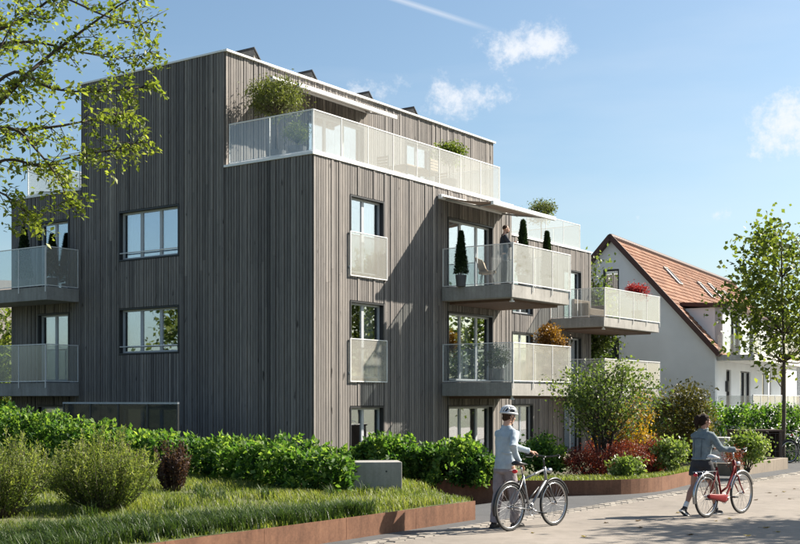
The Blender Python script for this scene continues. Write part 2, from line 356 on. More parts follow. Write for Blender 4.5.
# ------------------------------------------------------------ mesh helpers
def set_attr(me, vals):
    a = me.attributes.new('v', 'FLOAT', 'FACE'); a.data.foreach_set('value', np.asarray(vals, dtype=np.float32))
def link(o, parent=None):
    C.objects.link(o)
    if parent is not None: o.parent = parent
    return o
class MB:
    def __init__(s): s.v = []; s.f = []; s.a = []
    def add(s, vs, fs, var=.5):
        n = len(s.v); s.v.extend([tuple(x) for x in vs]); s.f.extend([tuple(i + n for i in f) for f in fs]); s.a.extend([var] * len(fs)); return s
    def box(s, x0, x1, y0, y1, z0, z1, var=.5):
        v = [(x, y, z) for z in (z0, z1) for y in (y0, y1) for x in (x0, x1)]
        return s.add(v, [(0, 2, 3, 1), (4, 5, 7, 6), (0, 1, 5, 4), (2, 6, 7, 3), (0, 4, 6, 2), (1, 3, 7, 5)], var)
    def fbox(s, P, s0, s1, z0, z1, d0, d1, var=.5):      # a box on a facade: along, up, outward
        v = [P(a, z, d) for z in (z0, z1) for d in (d0, d1) for a in (s0, s1)]
        return s.add(v, [(0, 2, 3, 1), (4, 5, 7, 6), (0, 1, 5, 4), (2, 6, 7, 3), (0, 4, 6, 2), (1, 3, 7, 5)], var)
    def bar(s, p, q, w, h=None, up=(0, 0, 1), var=.5):
        p = Vector(p); q = Vector(q); h = w if h is None else h
        t = (q - p).normalized(); u = Vector(up)
        if abs(t.dot(u)) > .98: u = Vector((1, 0, 0))
        sd = t.cross(u).normalized(); u = sd.cross(t).normalized()
        v = [c + sd * (i * w / 2) + u * (j * h / 2) for c in (p, q) for j in (-1, 1) for i in (-1, 1)]
        return s.add(v, [(0, 2, 3, 1), (4, 5, 7, 6), (0, 1, 5, 4), (2, 6, 7, 3), (0, 4, 6, 2), (1, 3, 7, 5)], var)
    def tube(s, pts, rad, n=8, var=.5, flat=None, side=None, caps=True):
        pts = [Vector(p) for p in pts]; m = len(pts)
        if not hasattr(rad, '__len__'): rad = [rad] * m
        if flat is None: flat = [1.0] * m
        elif not hasattr(flat, '__len__'): flat = [flat] * m
        t0 = (pts[1] - pts[0]).normalized()
        u = Vector(side) if side is not None else (Vector((0, 0, 1)) if abs(t0.z) < .9 else Vector((1, 0, 0)))
        base = len(s.v); prev = None
        for i in range(m):
            t = (pts[min(i + 1, m - 1)] - pts[max(i - 1, 0)])
            t = t.normalized() if t.length > 1e-9 else t0
            a = (u - t * u.dot(t))
            if a.length < 1e-6: a = prev
            a.normalize(); prev = a; b = t.cross(a)
            if side is None: u = a
            for k in range(n):
                w = 2 * PI * k / n
                s.v.append(tuple(pts[i] + a * (math.cos(w) * rad[i]) + b * (math.sin(w) * rad[i] * flat[i])))
        for i in range(m - 1):
            for k in range(n):
                k2 = (k + 1) % n
                s.f.append((base + i * n + k, base + i * n + k2, base + (i + 1) * n + k2, base + (i + 1) * n + k)); s.a.append(var)
        if caps:
            s.f.append(tuple(base + k for k in range(n))[::-1]); s.a.append(var)
            s.f.append(tuple(base + (m - 1) * n + k for k in range(n))); s.a.append(var)
        return s
    def ell(s, c, r, rot=None, nu=14, nv=9, var=.5):
        c = Vector(c); base = len(s.v); M = rot if rot is not None else Matrix.Identity(3)
        for j in range(1, nv):
            ph = PI * j / nv
            for i in range(nu):
                w = 2 * PI * i / nu
                s.v.append(tuple(c + M @ Vector((r[0] * math.sin(ph) * math.cos(w), r[1] * math.sin(ph) * math.sin(w), r[2] * math.cos(ph)))))
        top = len(s.v); s.v.append(tuple(c + M @ Vector((0, 0, r[2])))); s.v.append(tuple(c - M @ Vector((0, 0, r[2]))))
        for j in range(nv - 2):
            for i in range(nu):
                i2 = (i + 1) % nu
                s.f.append((base + j * nu + i, base + (j + 1) * nu + i, base + (j + 1) * nu + i2, base + j * nu + i2)); s.a.append(var)
        for i in range(nu):
            i2 = (i + 1) % nu
            s.f.append((top, base + i, base + i2)); s.f.append((top + 1, base + (nv - 2) * nu + i2, base + (nv - 2) * nu + i)); s.a += [var, var]
        return s
    def torus(s, c, R, r, n=40, m=8, axis='y', var=.5, a0=0.0, a1=2 * PI, flat=1.0):
        full = abs(a1 - a0 - 2 * PI) < 1e-6; base = len(s.v); cnt = n if full else n + 1
        for i in range(cnt):
            w = a0 + (a1 - a0) * i / n
            for k in range(m):
                q = 2 * PI * k / m; rr = R + r * math.cos(q); h = r * math.sin(q) * flat
                x, z = rr * math.cos(w), rr * math.sin(w)
                s.v.append((c[0] + x, c[1] + h, c[2] + z) if axis == 'y' else (c[0] + x, c[1] + z, c[2] + h))
        for i in range(n):
            i2 = (i + 1) % cnt if full else i + 1
            for k in range(m):
                k2 = (k + 1) % m
                s.f.append((base + i * m + k, base + i * m + k2, base + i2 * m + k2, base + i2 * m + k)); s.a.append(var)
        return s
    def mesh(s, name, mat, smooth=False, recalc=True):
        me = bpy.data.meshes.new(name); me.from_pydata(s.v, [], s.f)
        set_attr(me, s.a)
        if recalc:
            bm = bmesh.new(); bm.from_mesh(me); bmesh.ops.recalc_face_normals(bm, faces=bm.faces); bm.to_mesh(me); bm.free()
        if smooth: me.shade_smooth()
        me.materials.append(MATS[mat]); return me
    def build(s, name, mat, parent=None, smooth=False, recalc=True):
        return link(bpy.data.objects.new(name, s.mesh(name, mat, smooth, recalc)), parent)
def bevel(o, w=.01, seg=2):
    m = o.modifiers.new('bevel', 'BEVEL'); m.width = w; m.segments = seg; m.limit_method = 'ANGLE'; return o
def tag(o, label=None, cat=None, group=None, kind=None):
    for k, x in (('label', label), ('category', cat), ('group', group), ('kind', kind)):
        if x: o[k] = x
    return o
def thing(name, label, cat, loc=(0, 0, 0), rz=0.0, group=None):
    o = bpy.data.objects.new(name, None); o.empty_display_size = .2; link(o); o.location = loc; o.rotation_euler = (0, 0, rz)
    return tag(o, label, cat, group)
def structure(o): o['kind'] = 'structure'; return o
def copy_tree(o, parent=None):
    c = o.copy(); C.objects.link(c); c.parent = parent
    for ch in list(o.children): copy_tree(ch, c)
    return c
def leaf_arrays(P, size, aspect=.5, up=.35, rng=RNG, dirs=None, droop=0.0):
    """folded leaf: four points, two triangles each"""
    n = len(P); P = np.asarray(P, float)
    D = rng.normal(size=(n, 3)) if dirs is None else dirs + rng.normal(size=(n, 3)) * .45
    D[:, 2] -= droop
    D /= np.linalg.norm(D, axis=1)[:, None] + 1e-9
    Nn = rng.normal(size=(n, 3)) * (1 - up) ; Nn[:, 2] += up * 1.6
    S = np.cross(D, Nn); S /= np.linalg.norm(S, axis=1)[:, None] + 1e-9
    Nn = np.cross(S, D)
    sz = size * rng.uniform(.6, 1.25, n)[:, None]
    mid = P + D * sz * .45
    V = np.stack([P, mid + S * sz * aspect * .5 + Nn * sz * .10, P + D * sz, mid - S * sz * aspect * .5 + Nn * sz * .10], 1).reshape(-1, 3)
    i = np.arange(n)[:, None] * 4
    Fc = np.concatenate([i + np.array([[0, 1, 2]]), i + np.array([[0, 2, 3]])], 1).reshape(-1, 3)
    return V, Fc
def fast_mesh(name, V, Fc, vals, mat):
    me = bpy.data.meshes.new(name); nv, nf = len(V), len(Fc); k = Fc.shape[1]
    me.vertices.add(nv); me.vertices.foreach_set('co', np.asarray(V, np.float32).ravel())
    me.loops.add(nf * k); me.loops.foreach_set('vertex_index', np.asarray(Fc, np.int32).ravel())
    me.polygons.add(nf); me.polygons.foreach_set('loop_start', np.arange(nf, dtype=np.int32) * k)
    me.update(calc_edges=True); set_attr(me, vals); me.materials.append(MATS[mat]); return me
def leaf_mesh(name, P, size, mat, aspect=.5, up=.35, var=None, rng=RNG, dirs=None, droop=0.0):
    V, Fc = leaf_arrays(P, size, aspect, up, rng, dirs, droop)
    n = len(P); v = rng.beta(2, 2.4, n) if var is None else np.clip(var + rng.normal(size=n) * .14, 0, 1)
    return fast_mesh(name, V, Fc, np.repeat(v, 2), mat)
def blob_points(c, r, n, rng=RNG, shell=.55):
    d = rng.normal(size=(n, 3)); d /= np.linalg.norm(d, axis=1)[:, None]
    q = rng.uniform(0, 1, n) ** (1 / 3); q = shell + (1 - shell) * q
    q *= rng.uniform(.8, 1.12, n)
    return np.asarray(c) + d * q[:, None] * np.asarray(r)
def clump_crown(c, r, nclump, per, cr, rng=RNG, flat=.75):
    """leaf positions gathered in clumps through an ellipsoid, plus clump centres and a value per leaf"""
    cs = blob_points(c, np.asarray(r) * .86, nclump, rng, .25)
    P = []; val = []
    for q in cs:
        k = max(8, int(per * rng.uniform(.6, 1.4))); s = cr * rng.uniform(.7, 1.25)
        P.append(q + rng.normal(size=(k, 3)) * s * np.array([1, 1, flat]) * .5); val.append(np.full(k, rng.uniform(.25, .75)))
    return np.concatenate(P), cs, np.concatenate(val)

# ============================================================ ground and paving
def strip_sheet(name, a0, a1, bs, mat, off, na=2):
    mb = MB(); V = []; Fc = []
    for i in range(na):
        a = a0 + (a1 - a0) * i / (na - 1)
        for b in bs: V.append(W(a, b, site_z(b) + off))
    nb = len(bs)
    for i in range(na - 1):
        for j in range(nb - 1):
            Fc.append((i * nb + j, (i + 1) * nb + j, (i + 1) * nb + j + 1, i * nb + j + 1))
    mb.add(V, Fc); return structure(mb.build(name, mat, recalc=True))
strip_sheet('ground', -900, 1200, [-900, -9.2] + [-9 + .35 * i for i in range(11)] + [1200], 'soil', -.03)
road_edge = -10.28
strip_sheet('street', -120, 260, [-24.0, road_edge - .19], 'street_paving', 0.0)
strip_sheet('pavement', -120, 260, [road_edge + .19, -9.2] + [-9 + .35 * i for i in range(11)] + [-3.9], 'asphalt', -.006)
# flush band of set stones between street and pavement
kb = structure(strip_sheet('stone_band', -60, 120, [road_edge - .19, road_edge + .19], 'soil', -.012))
stone_meshes = []
for k in range(5):
    bm = bmesh.new(); bmesh.ops.create_cube(bm, size=1.0)
    for v in bm.verts:
        v.co.x *= .222 + random.uniform(-.012, .012); v.co.y *= .168 + random.uniform(-.008, .008); v.co.z *= .06
    bmesh.ops.bevel(bm, geom=[e for e in bm.edges if e.verts[0].co.z > 0 and e.verts[1].co.z > 0], offset=.014, segments=1, affect='EDGES')
    me = bpy.data.meshes.new('stone'); bm.to_mesh(me); bm.free(); me.materials.append(MATS['kerb_stone']); stone_meshes.append(me)
cnt = 0
for row in (-1, 1):
    a = -16.0 + (.12 if row > 0 else 0)
    while a < 17.6:
        o = bpy.data.objects.new('stone', random.choice(stone_meshes)); link(o, kb); cnt += 1
        o.location = W(a, road_edge + row * .092, -.026 + random.uniform(-.004, .005)); o.rotation_euler = (random.uniform(-.012, .012), random.uniform(-.012, .012), ROTZ + random.uniform(-.02, .02))
        a += .238

# ============================================================ apartment building
Z0, Z1, Z2, Z3, ZP = -.40, 2.44, 5.30, 8.36, 11.54       # floor levels, terrace, top of penthouse
HEAD = (1.73, 4.60, 7.47)
BP = 3.13; BT = 9.13; BE = 12.54; AM = 10.25; BR = 3.75; AR = 23.7; AP = 14.3
bld = thing('apartment_building', 'dark grey timber-clad apartment building with cantilevered balconies and a stepped-back top storey', 'building', ORG, ROTZ)
Pl = lambda s, z, d: Vector((-d, s, z))                    # left front   (s = b)
Pr = lambda s, z, d: Vector((s, -d, z))                    # street front (s = a)
Pp = lambda s, z, d: Vector((s, BP - d, z))                # penthouse
Pk = lambda s, z, d: Vector((s, BR - d, z))                # set-back wing
Pe = lambda s, z, d: Vector((AM + d, s, z))                # end of the front block
Pw = lambda s, z, d: Vector((AR + d, s, z))                # end of the wing
Pq = lambda s, z, d: Vector((AP + d, s, z))                # end of penthouse
Pt = lambda s, z, d: Vector((s, BT + d, z))                # far side of penthouse
Pb = lambda s, z, d: Vector((s, BE + d, z))                # back
def cuts_minus(lo, hi, holes):
    segs = [(lo, hi)]
    for h0, h1 in holes:
        nx = []
        for a, b in segs:
            if h1 <= a or h0 >= b: nx.append((a, b)); continue
            if h0 > a: nx.append((a, h0))
            if h1 < b: nx.append((h1, b))
        segs = nx
    return segs
def facade(P, s0, s1, prof, openings, wood=True, thick=.28, wmin=.092, wmax=.112):
    """prof(s) -> (z0, z1); openings: (sa, sb, za, zb)"""
    xs = sorted(set([s0, s1] + [x for o in openings for x in o[:2]] + [x for x in (BP, BT) if P is Pl and s0 < x < s1]))
    wm = MB()
    for x0, x1 in zip(xs, xs[1:]):
        xm = (x0 + x1) / 2; z0, z1 = prof(xm)
        for a, b in cuts_minus(z0, z1, [(o[2], o[3]) for o in openings if o[0] < xm < o[1]]): wm.fbox(P, x0, x1, a, b, -thick, 0)
    wm.build('wall', 'wall_backing', bld)
    if not wood: return
    bm = MB(); x = s0
    while x < s1 - .02:
        w = random.uniform(wmin, wmax); x1 = min(x + w, s1)
        for xx in xs:
            if x + .012 < xx < x1 + .03: x1 = xx
        xm = (x + x1) / 2; z0, z1 = prof(xm); gap = .022
        dep = random.choice((.030, .030, .034, .048))
        z1 -= .004
        for a, b in cuts_minus(z0, z1, [(o[2] - .012, o[3] + .012) for o in openings if o[0] - .001 < xm < o[1] + .001]):
            zz = a
            while zz < b - .05:
                L = random.uniform(5.0, 9.0); z_ = b if b - zz - L < 2.5 else zz + L
                bm.fbox(P, x + gap / 2, x1 - gap / 2, zz + .002, z_ - .002, .002, dep, min(1, max(0, random.gauss(.5, .15)))); zz = z_
        x = x1
    tag(bm.build('cladding', 'weathered_wood', bld), kind='stuff')
curtain_mesh = {}
def curtain(P, s0, s1, z0, z1, d, par):
    n = max(6, int((s1 - s0) / .035)); mb = MB(); V = []
    for i in range(n + 1):
        s = s0 + (s1 - s0) * i / n; dd = d + .022 * math.sin(i * 1.9) + .008 * math.sin(i * .7)
        V += [P(s, z0, dd), P(s, z1, dd)]
    mb.add(V, [(2 * i, 2 * i + 2, 2 * i + 3, 2 * i + 1) for i in range(n)])
    mb.build('curtain', 'curtain', par, smooth=True, recalc=False)
def window(P, op, n=2, rail=False, curt=None, wide=None, frame='grey_frame'):
    s0, s1, z0, z1 = op; fr = MB()
    t = .045
    for a, b, c, d in ((s0, s1, z1 - t, z1), (s0, s1, z0, z0 + t), (s0, s0 + t, z0 + t, z1 - t), (s1 - t, s1, z0 + t, z1 - t)): fr.fbox(P, a, b, c, d, -.20, .048)
    w = fr.build('window', 'dark_frame', bld)
    a0, a1, c0, c1 = s0 + t, s1 - t, z0 + t, z1 - t
    if wide is None: wide = [1.0 / n] * n
    x = a0; fm = MB(); k = .055; ins = []
    for wd in wide:
        x1 = x + (a1 - a0) * wd
        for q in ((x, x1, c1 - k, c1), (x, x1, c0, c0 + k), (x, x + k, c0 + k, c1 - k), (x1 - k, x1, c0 + k, c1 - k)): fm.fbox(P, q[0] + .002, q[1] - .002, q[2] + .001, q[3] - .001, -.145, -.085)
        ins.append((x + k, x1 - k)); x = x1
    fm.build('sash', frame, w)
    for x, x1 in ins: MB().fbox(P, x - .008, x1 + .008, c0 + k - .008, c1 - k + .008, -.122, -.110).build('pane', 'window_glass', w)
    if rail:
        r = MB(); zz = z0 + .23
        r.tube([P(s0 + .01, zz, .03), P(s1 - .01, zz, .03)], .018, 8); r.build('guard_rail', 'white_metal', w, smooth=True)
    for cs in (curt or []): curtain(P, a0 + (a1 - a0) * cs[0], a0 + (a1 - a0) * cs[1], c0 + .02, c1, -.34, w)
    return w
prof3 = lambda s: (-.75, Z3 - .06)
def prof_left(s): return (-.75, ZP - .04) if BP < s < BT else (-.75, Z3 - .06)
LO = [(4.89, 7.42, 6.0, HEAD[2]), (4.89, 7.42, 3.24, HEAD[1]), (9.68, 11.2, Z2, HEAD[2]), (9.68, 11.2, Z1, HEAD[1]), (9.68, 11.2, Z0, HEAD[0]), (4.9, 7.4, Z0, HEAD[0])]
facade(Pl, 0.0, BE, prof_left, LO)
window(Pl, LO[0], 3, True, [(.0, .18), (.80, 1)]); window(Pl, LO[1], 3, True, [(.72, 1)])
for o in LO[2:5]: window(Pl, o, 2, False, [(0, .3), (.75, 1)])
window(Pl, LO[5], 3, False, [(0, .4)])
RO = []
for h in range(3):
    RO.append((1.54, 3.09, (Z0, Z1, Z2)[h] + .02, HEAD[h])); RO.append((6.38, 9.03, (Z0, Z1, Z2)[h] + .02, HEAD[h]))
facade(Pr, 0.0, AM, prof3, RO)
for h in range(3):
    wn = window(Pr, RO[2 * h], 2, False, [(0, .3), (.72, 1)] if h else [(.1, .3)], [.46, .54])
    if h:   # glass guard in front of the french window
        g0, g1 = (2.41, 3.56) if h == 1 else (5.28, 6.46)
        MB().fbox(Pr, 1.50, 3.17, g0, g1, .070, .084).build('guard_panel', 'fritted_glass', wn)
        e = MB()
        for q in ((1.49, 3.18, g1 - .006, g1 + .014), (1.49, 3.18, g0 - .014, g0 + .006), (1.488, 1.510, g0 + .006, g1 - .006), (3.160, 3.182, g0 + .006, g1 - .006)): e.fbox(Pr, *q, .062, .092)
        for s in (1.5, 3.17): e.fbox(Pr, s - .012, s + .012, g0 + .2, g0 + .26, -.02, .064)
        e.build('guard_frame', 'white_metal', wn)
    window(Pr, RO[2 * h + 1], 3, False, [(.03, .2), (.42, .66)] if h else None, [.32, .38, .30])
PO = [(3.5, 6.3, Z3 + .1, 10.6), (8.6, 10.2, Z3 + .1, 10.6)]
facade(Pp, .0, AP, lambda s: (Z3 - .1, ZP - .04), PO)
window(Pp, PO[0], 3, False, [(.0, .3), (.5, .9)]); window(Pp, PO[1], 2, False, [(.4, 1)])
KO = []
for h in range(3):
    z = (Z0, Z1, Z2)[h]
    KO += [(16.75, 18.45, z + .02, HEAD[h]), (21.1, 22.75, z + .02, HEAD[h])]
facade(Pk, AM, AR, lambda s: (-.75, Z3 + .02), KO)
for o in KO: window(Pk, o, 2, False, [(0, .35)])
facade(Pe, 0.0, BR, prof3, []); facade(Pw, BR, BE, lambda s: (-.75, Z3 + .02), [])
facade(Pq, BP, BT, lambda s: (Z3, ZP - .04), []); facade(Pt, 0, AP, lambda s: (Z3, ZP - .04), [], wmax=.2)
facade(Pb, 0, AR, prof3, [], wmax=.24)
# floors, roofs, inner walls
fl = MB()
for z in (Z0, Z1, Z2):
    fl.box(.30, AM - .3, .30, BE - .3, z - .28, z - .01); fl.box(AM - .3, AR - .3, BR + .3, BE - .3, z - .28, z - .01)
for y in (3.6,): fl.box(.30, AM - .3, y, y + .12, Z0, Z3 - .3)
for x in (4.2, 14.0, 19.6): fl.box(x, x + .12, BR + .35, BE - .3, Z0, Z3 - .3)
fl.box(.3, AR - .3, 8.4, 8.5, Z0, Z3 - .3)
fl.build('floor_slab', 'interior', bld)
rf = MB()
rf.box(.02, AM - .02, .02, BP - .02, Z3 - .26, Z3 - .02); rf.box(.02, AR - .02, BR + .02, BE - .02, Z3 - .26, Z3 + .03); rf.box(AM - .02, AP, BP + .02, BR + .02, Z3 - .26, Z3 - .02); rf.box(.02, AM, BP - .02, BR + .02, Z3 - .26, Z3 - .03)
rf.box(.02, AP - .02, BP + .02, BT - .02, ZP - .35, ZP - .06)
rf.build('roof', 'roof_gravel', bld)
cp = MB()
def coping(p0, p1, w=.16, h=.045, out=(0, 0)): cp.bar(p0, p1, w, h)
zc = ZP - .015
for p, q in (((-.05, BP - .05), (AP + .05, BP - .05)), ((-.05, BT + .05), (AP + .05, BT + .05))): cp.box(p[0], q[0], p[1] - .06 if p[1] < 5 else p[1] - .10, p[1] + .10 if p[1] < 5 else p[1] + .06, zc - .03, zc + .025)
for x in (-.06, AP - .10): cp.box(x, x + .16, BP + .052, BT - .052, zc - .028, zc + .023)
z_ = Z3 - .03
cp.box(-.07, AM + .06, -.07, .08, z_ - .035, z_ + .03); cp.box(-.068, .08, .082, BP - .012, z_ - .034, z_ + .028); cp.box(-.068, .08, BT + .052, BE + .06, z_ - .034, z_ + .028)
cp.box(AM + .062, AR + .06, BR - .07, BR + .08, Z3 + .025, Z3 + .085)
cp.build('coping', 'white_metal', bld)

def railing(parent, pts, n, z0, z1, mat='fritted_glass', brackets=None, post=.026, name='panel', pm='white_metal', low=.05):
    """panels between slim posts along a straight run pts[0] -> pts[1] in building coordinates"""
    p = Vector((*pts[0], 0)); q = Vector((*pts[1], 0)); t = (q - p).normalized(); L = (q - p).length
    nrm = Vector((t.y, -t.x, 0))
    for i in range(n):
        a = p + t * (L * i / n + post / 2 + .004); b = p + t * (L * (i + 1) / n - post / 2 - .004)
        mb = MB(); V = [c + nrm * k + Vector((0, 0, z)) for z in (z0 + .012, z1 - .022) for k in (-.006, .006) for c in (a, b)]
        mb.add(V, [(0, 2, 3, 1), (4, 5, 7, 6), (0, 1, 5, 4), (2, 6, 7, 3), (0, 4, 6, 2), (1, 3, 7, 5)])
        mb.build(name, mat, parent)
    for i in range(n + 1):
        c = p + t * (L * i / n)
        if i == 0: c += t * post / 2
        if i == n: c -= t * post / 2
        zz = z0 - (brackets if brackets else 0)
        MB().bar(c + Vector((0, 0, zz)), c + Vector((0, 0, z1 - .02)), post, post * .7, up=t).build('post', pm, parent)
    r = MB().bar(p + Vector((0, 0, z0)), q + Vector((0, 0, z0)), .024, .022); r.build('bottom_rail', pm, parent)
    r = MB()
    r.bar(p + Vector((0, 0, z1)), q + Vector((0, 0, z1)), .032, .024)
    r.build('rail', pm, parent)
def balcony(a0, a1, b0, b1, zt, rt, runs, soffit=True, label=None):
    s = bevel(MB().box(a0, a1, b0, b1, zt - .42, zt - .02).build('balcony', 'concrete', bld), .012)
    if soffit:
        MB().box(a0 + .35, a1 - .25, b0 + .28, b1 - .05, zt - .50, zt - .421).build('soffit', 'soffit_wood', s)
        sp = MB().tube([(a0 + .28, b0 + .16, zt - .42), (a0 + .28, b0 + .16, zt - .50)], .035, 10); sp.tube([(a0 + .28, b0 + .16, zt - .50), (a0 + .28, b0 + .16, zt - .53)], .075, 12); sp.build('drain_spout', 'white_metal', s)
    for pts, n, br in runs: railing(s, pts, n, zt + .02, rt, 'fritted_glass' if abs(pts[0][1] - pts[1][1]) < .1 else 'light_glass', brackets=br)
    return s
e = .05
for zt, rt in ((Z2, 6.45), (Z1, 3.57)):
    balcony(6.02, 9.6, -2.48, -.05, zt, rt, [(((6.05, -.06), (6.05, -2.50)), 2, None), (((6.03, -2.51), (9.63, -2.51)), 3, .22), (((9.61, -2.48), (9.61, -.06)), 2, None)])
A2 = a_on(604, 1.27); A2e = a_on(659, 1.27)
for zt, rt in ((Z2, 6.45), (Z1, 3.57)):
    balcony(A2, A2e, 1.27, BR - .05, zt, rt, [(((A2 + .03, BR - .06), (A2 + .03, 1.25)), 2, None), (((A2, 1.24), (A2e + .02, 1.24)), 4, .2), (((A2e, 1.27), (A2e, BR + 1.5)), 2, None)])
# the balcony runs round the corner of the wing
for zt in (Z2, Z1): bevel(MB().box(AR + .05, A2e, BR - .048, BR + 1.5, zt - .42, zt - .02).build('balcony', 'concrete', bld), .012)
for zt, rt in ((Z2, 6.47), (Z1, 3.56)):
    balcony(-1.25, -.05, 9.19, 14.3, zt, rt, [(((-.06, 9.22), (-1.27, 9.22)), 1, None), (((-1.28, 9.20), (-1.28, 14.3)), 4, .2)], soffit=False)
# terrace balustrades
def balustrade(runs, z0, z1):
    s = None
    base = MB()
    for pts, n, _ in runs:
        base.bar((*pts[0], z0 - .03), (*pts[1], z0 - .03), .06, .05)
    s = base.build('balustrade', 'white_metal', bld)
    for pts, n, br in runs: railing(s, pts, n, z0 + .02, z1, 'fritted_glass' if abs(pts[0][1] - pts[1][1]) < .1 else 'light_glass', post=.022)
    return s
AT = a_on(497.6, 0.08)
balustrade([(((.02, BP - .14), (.02, .02)), 2, None), (((.02, .0), (AT, .0)), 8, None), (((AT, .02), (AT, BP - .1)), 2, None)], Z3 + .03, 9.47)
balustrade([(((AM + .1, BR + .05), (22.8, BR + .05)), 8, None), (((22.8, BR + .07), (22.8, 9)), 4, None)], Z3 + .11, 9.52)
balustrade([(((.02, BT + .1), (.02, 11.75)), 2, None), (((.02, 11.77), (9.0, 11.77)), 6, None)], Z3 + .03, 9.47)
# awnings
def awning(P, s0, s1, zw, out, zf, sh=0.0):
    c = MB(); c.fbox(P, s0, s1, zw - .07, zw + .07, .05, .19); aw = bevel(c.build('awning', 'white_metal', bld), .02)
    f = MB(); n = 8; V = []; V2 = []
    for i in range(n + 1):
        t = i / n; d = .19 + (out - .19) * t; z = zw + (zf - zw) * t - .05 * math.sin(PI * t)
        for s in (s0 + .05, s1 - .05): V.append(P(s, z + .010, d)); V2.append(P(s, z + .002, d))
    Fc = [(2 * i, 2 * i + 1, 2 * i + 3, 2 * i + 2) for i in range(n)]
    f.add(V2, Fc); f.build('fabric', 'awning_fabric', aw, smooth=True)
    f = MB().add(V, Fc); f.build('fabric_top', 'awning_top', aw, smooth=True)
    b = MB(); b.fbox(P, s0, s1, zf - .075, zf + .045, out, out + .09); bevel(b.build('front_bar', 'white_metal', aw), .015)
    for s, sg in ((s0 + .25, 1), (s1 - .25, -1)):
        a = MB(); e0 = P(s, zw - .06, .15); m_ = P(s + sg * .55, (zw + zf) / 2 - .10, .15 + (out - .15) * .5); e1 = P(s, zf - .02, out)
        a.tube([e0, m_], .028, 8); a.tube([m_, e1], .024, 8); a.ell(m_, (.04, .04, .04)); a.build('folding_arm', 'grey_frame', aw, smooth=True)
awning(Pr, 5.80, 9.66, 8.0, 1.9, 7.66)
awning(Pp, 1.75, 6.5, 11.12, 1.1, 10.8)
# things on the roof: small tilted collectors standing behind the parapet
for u, z in ((249, 12.48), (307, 12.42), (364, 12.38), (409, 12.40)):
    a = a_on(u, 4.8); mb = MB()
    L = .85; hgt = z - ZP + .06
    b0, b1 = 4.6, 6.2
    mb.add([(a, b0, ZP - .06), (a, b1, ZP - .06), (a, b0, z), (a, b1, z), (a + L, b0, ZP - .06), (a + L, b1, ZP - .06)], [(0, 2, 3, 1), (0, 4, 2), (1, 3, 5), (0, 1, 5, 4), (2, 4, 5, 3)])
    s = mb.build('solar_panel', 'solar_back', bld)
    nx = Vector((hgt, 0, L)).normalized() * .03
    q = [Vector((a - .05, b0 - .05, z + .05)), Vector((a - .05, b1 + .05, z + .05)), Vector((a + L + .03, b1 + .05, ZP - .04)), Vector((a + L + .03, b0 - .05, ZP - .04))]
    MB().add([p for p in q] + [p + nx for p in q], [(0, 1, 2, 3), (7, 6, 5, 4), (0, 4, 5, 1), (1, 5, 6, 2), (2, 6, 7, 3), (3, 7, 4, 0)]).build('collector', 'solar_cell', s)
# vent hood on the roof
v = MB(); a = a_on(447, 5.2); v.tube([(a, 5.2, ZP - .06), (a, 5.2, ZP + .42)], .05, 10); v.tube([(a - .2, 5.2, ZP + .43), (a + .25, 5.2, ZP + .50)], .05, 8); v.build('roof_vent', 'grey_frame', bld)

# ground level privacy fence of the left flats
fa = -3.0; f0 = b_on(178, fa); f1 = b_on(64, fa)
fen = thing('privacy_fence', 'dark mesh privacy fence with pale metal frame behind the long laurel hedge', 'fence', W(fa, f0, site_z(f0)), ROTZ)
gz = site_z(f0); ln = f1 - f0
for i in range(4):
    MB().box(-.01, .01, ln * i / 4 + .025, ln * (i + 1) / 4 - .025, .08, 1.82 - gz - .03).build('panel', 'dark_screen', fen)
for i in range(5): MB().box(-.025, .025, ln * i / 4 - .022, ln * i / 4 + .022, -.05, 1.82 - gz - .02).build('post', 'dark_wire', fen)
MB().box(-.03, .03, -.022, ln + .022, 1.82 - gz - .02, 1.82 - gz + .025).build('top_rail', 'grey_frame', fen)

# ============================================================ white house
HD = Vector((.5415, 1, 0)).normalized(); HP = Vector((-HD.y, HD.x, 0))
HY = 54.0; HO = Vector(((715 - 400) / FPX * HY, HY, 0)); HR = math.atan2(HD.y, HD.x)
house = thing('gabled_house', 'white plastered gabled house with a steep red clay tile roof and long balcony', 'house', HO, HR)
# local: x along the ridge, y to the far left across the gable
def hs(u): k = (u - 400) / FPX; return (k * HO.y - HO.x) / (HP.x - k * HP.y)
sA = hs(611.5); dA = HO.y + HP.y * sA; zA = CAMH + (HOR - 237.5) / FPX * dA
zE = CAMH + (HOR - 349) / FPX * HY; slope = (zA - zE) / sA; HW = sA * 2; HL = 26.0
zb = -.5; f0z, f1z = 1.15, 3.98
g = MB()
wl = [(hs(619), hs(603), CAMH + (HOR - 291) / FPX * 54.6, CAMH + (HOR - 265) / FPX * 54.6), (hs(619), hs(603), CAMH + (HOR - 358) / FPX * 54.6, CAMH + (HOR - 336) / FPX * 54.6)]
ys = sorted([0, sA, HW] + [wl[0][0], wl[0][1]])
th = .35
def gable_z(y): return zE + slope * (y if y < sA else HW - y) - .06
for y0, y1 in zip(ys, ys[1:]):
    ym = (y0 + y1) / 2
    inside = wl[0][0] < ym < wl[0][1]
    spans = [(zb, None)]
    if inside: spans = [(zb, wl[1][2]), (wl[1][3], wl[0][2]), (wl[0][3], None)]
    for za, zz in spans:
        t0 = gable_z(y0) if zz is None else zz; t1 = gable_z(y1) if zz is None else zz
        V = [(0, y0, za), (0, y1, za), (0, y1, t1), (0, y0, t0), (th, y0, za), (th, y1, za), (th, y1, t1), (th, y0, t0)]
        g.add(V, [(0, 3, 2, 1), (4, 5, 6, 7), (0, 1, 5, 4), (1, 2, 6, 5), (2, 3, 7, 6), (3, 0, 4, 7)])
g.build('gable_wall', 'house_plaster', house)
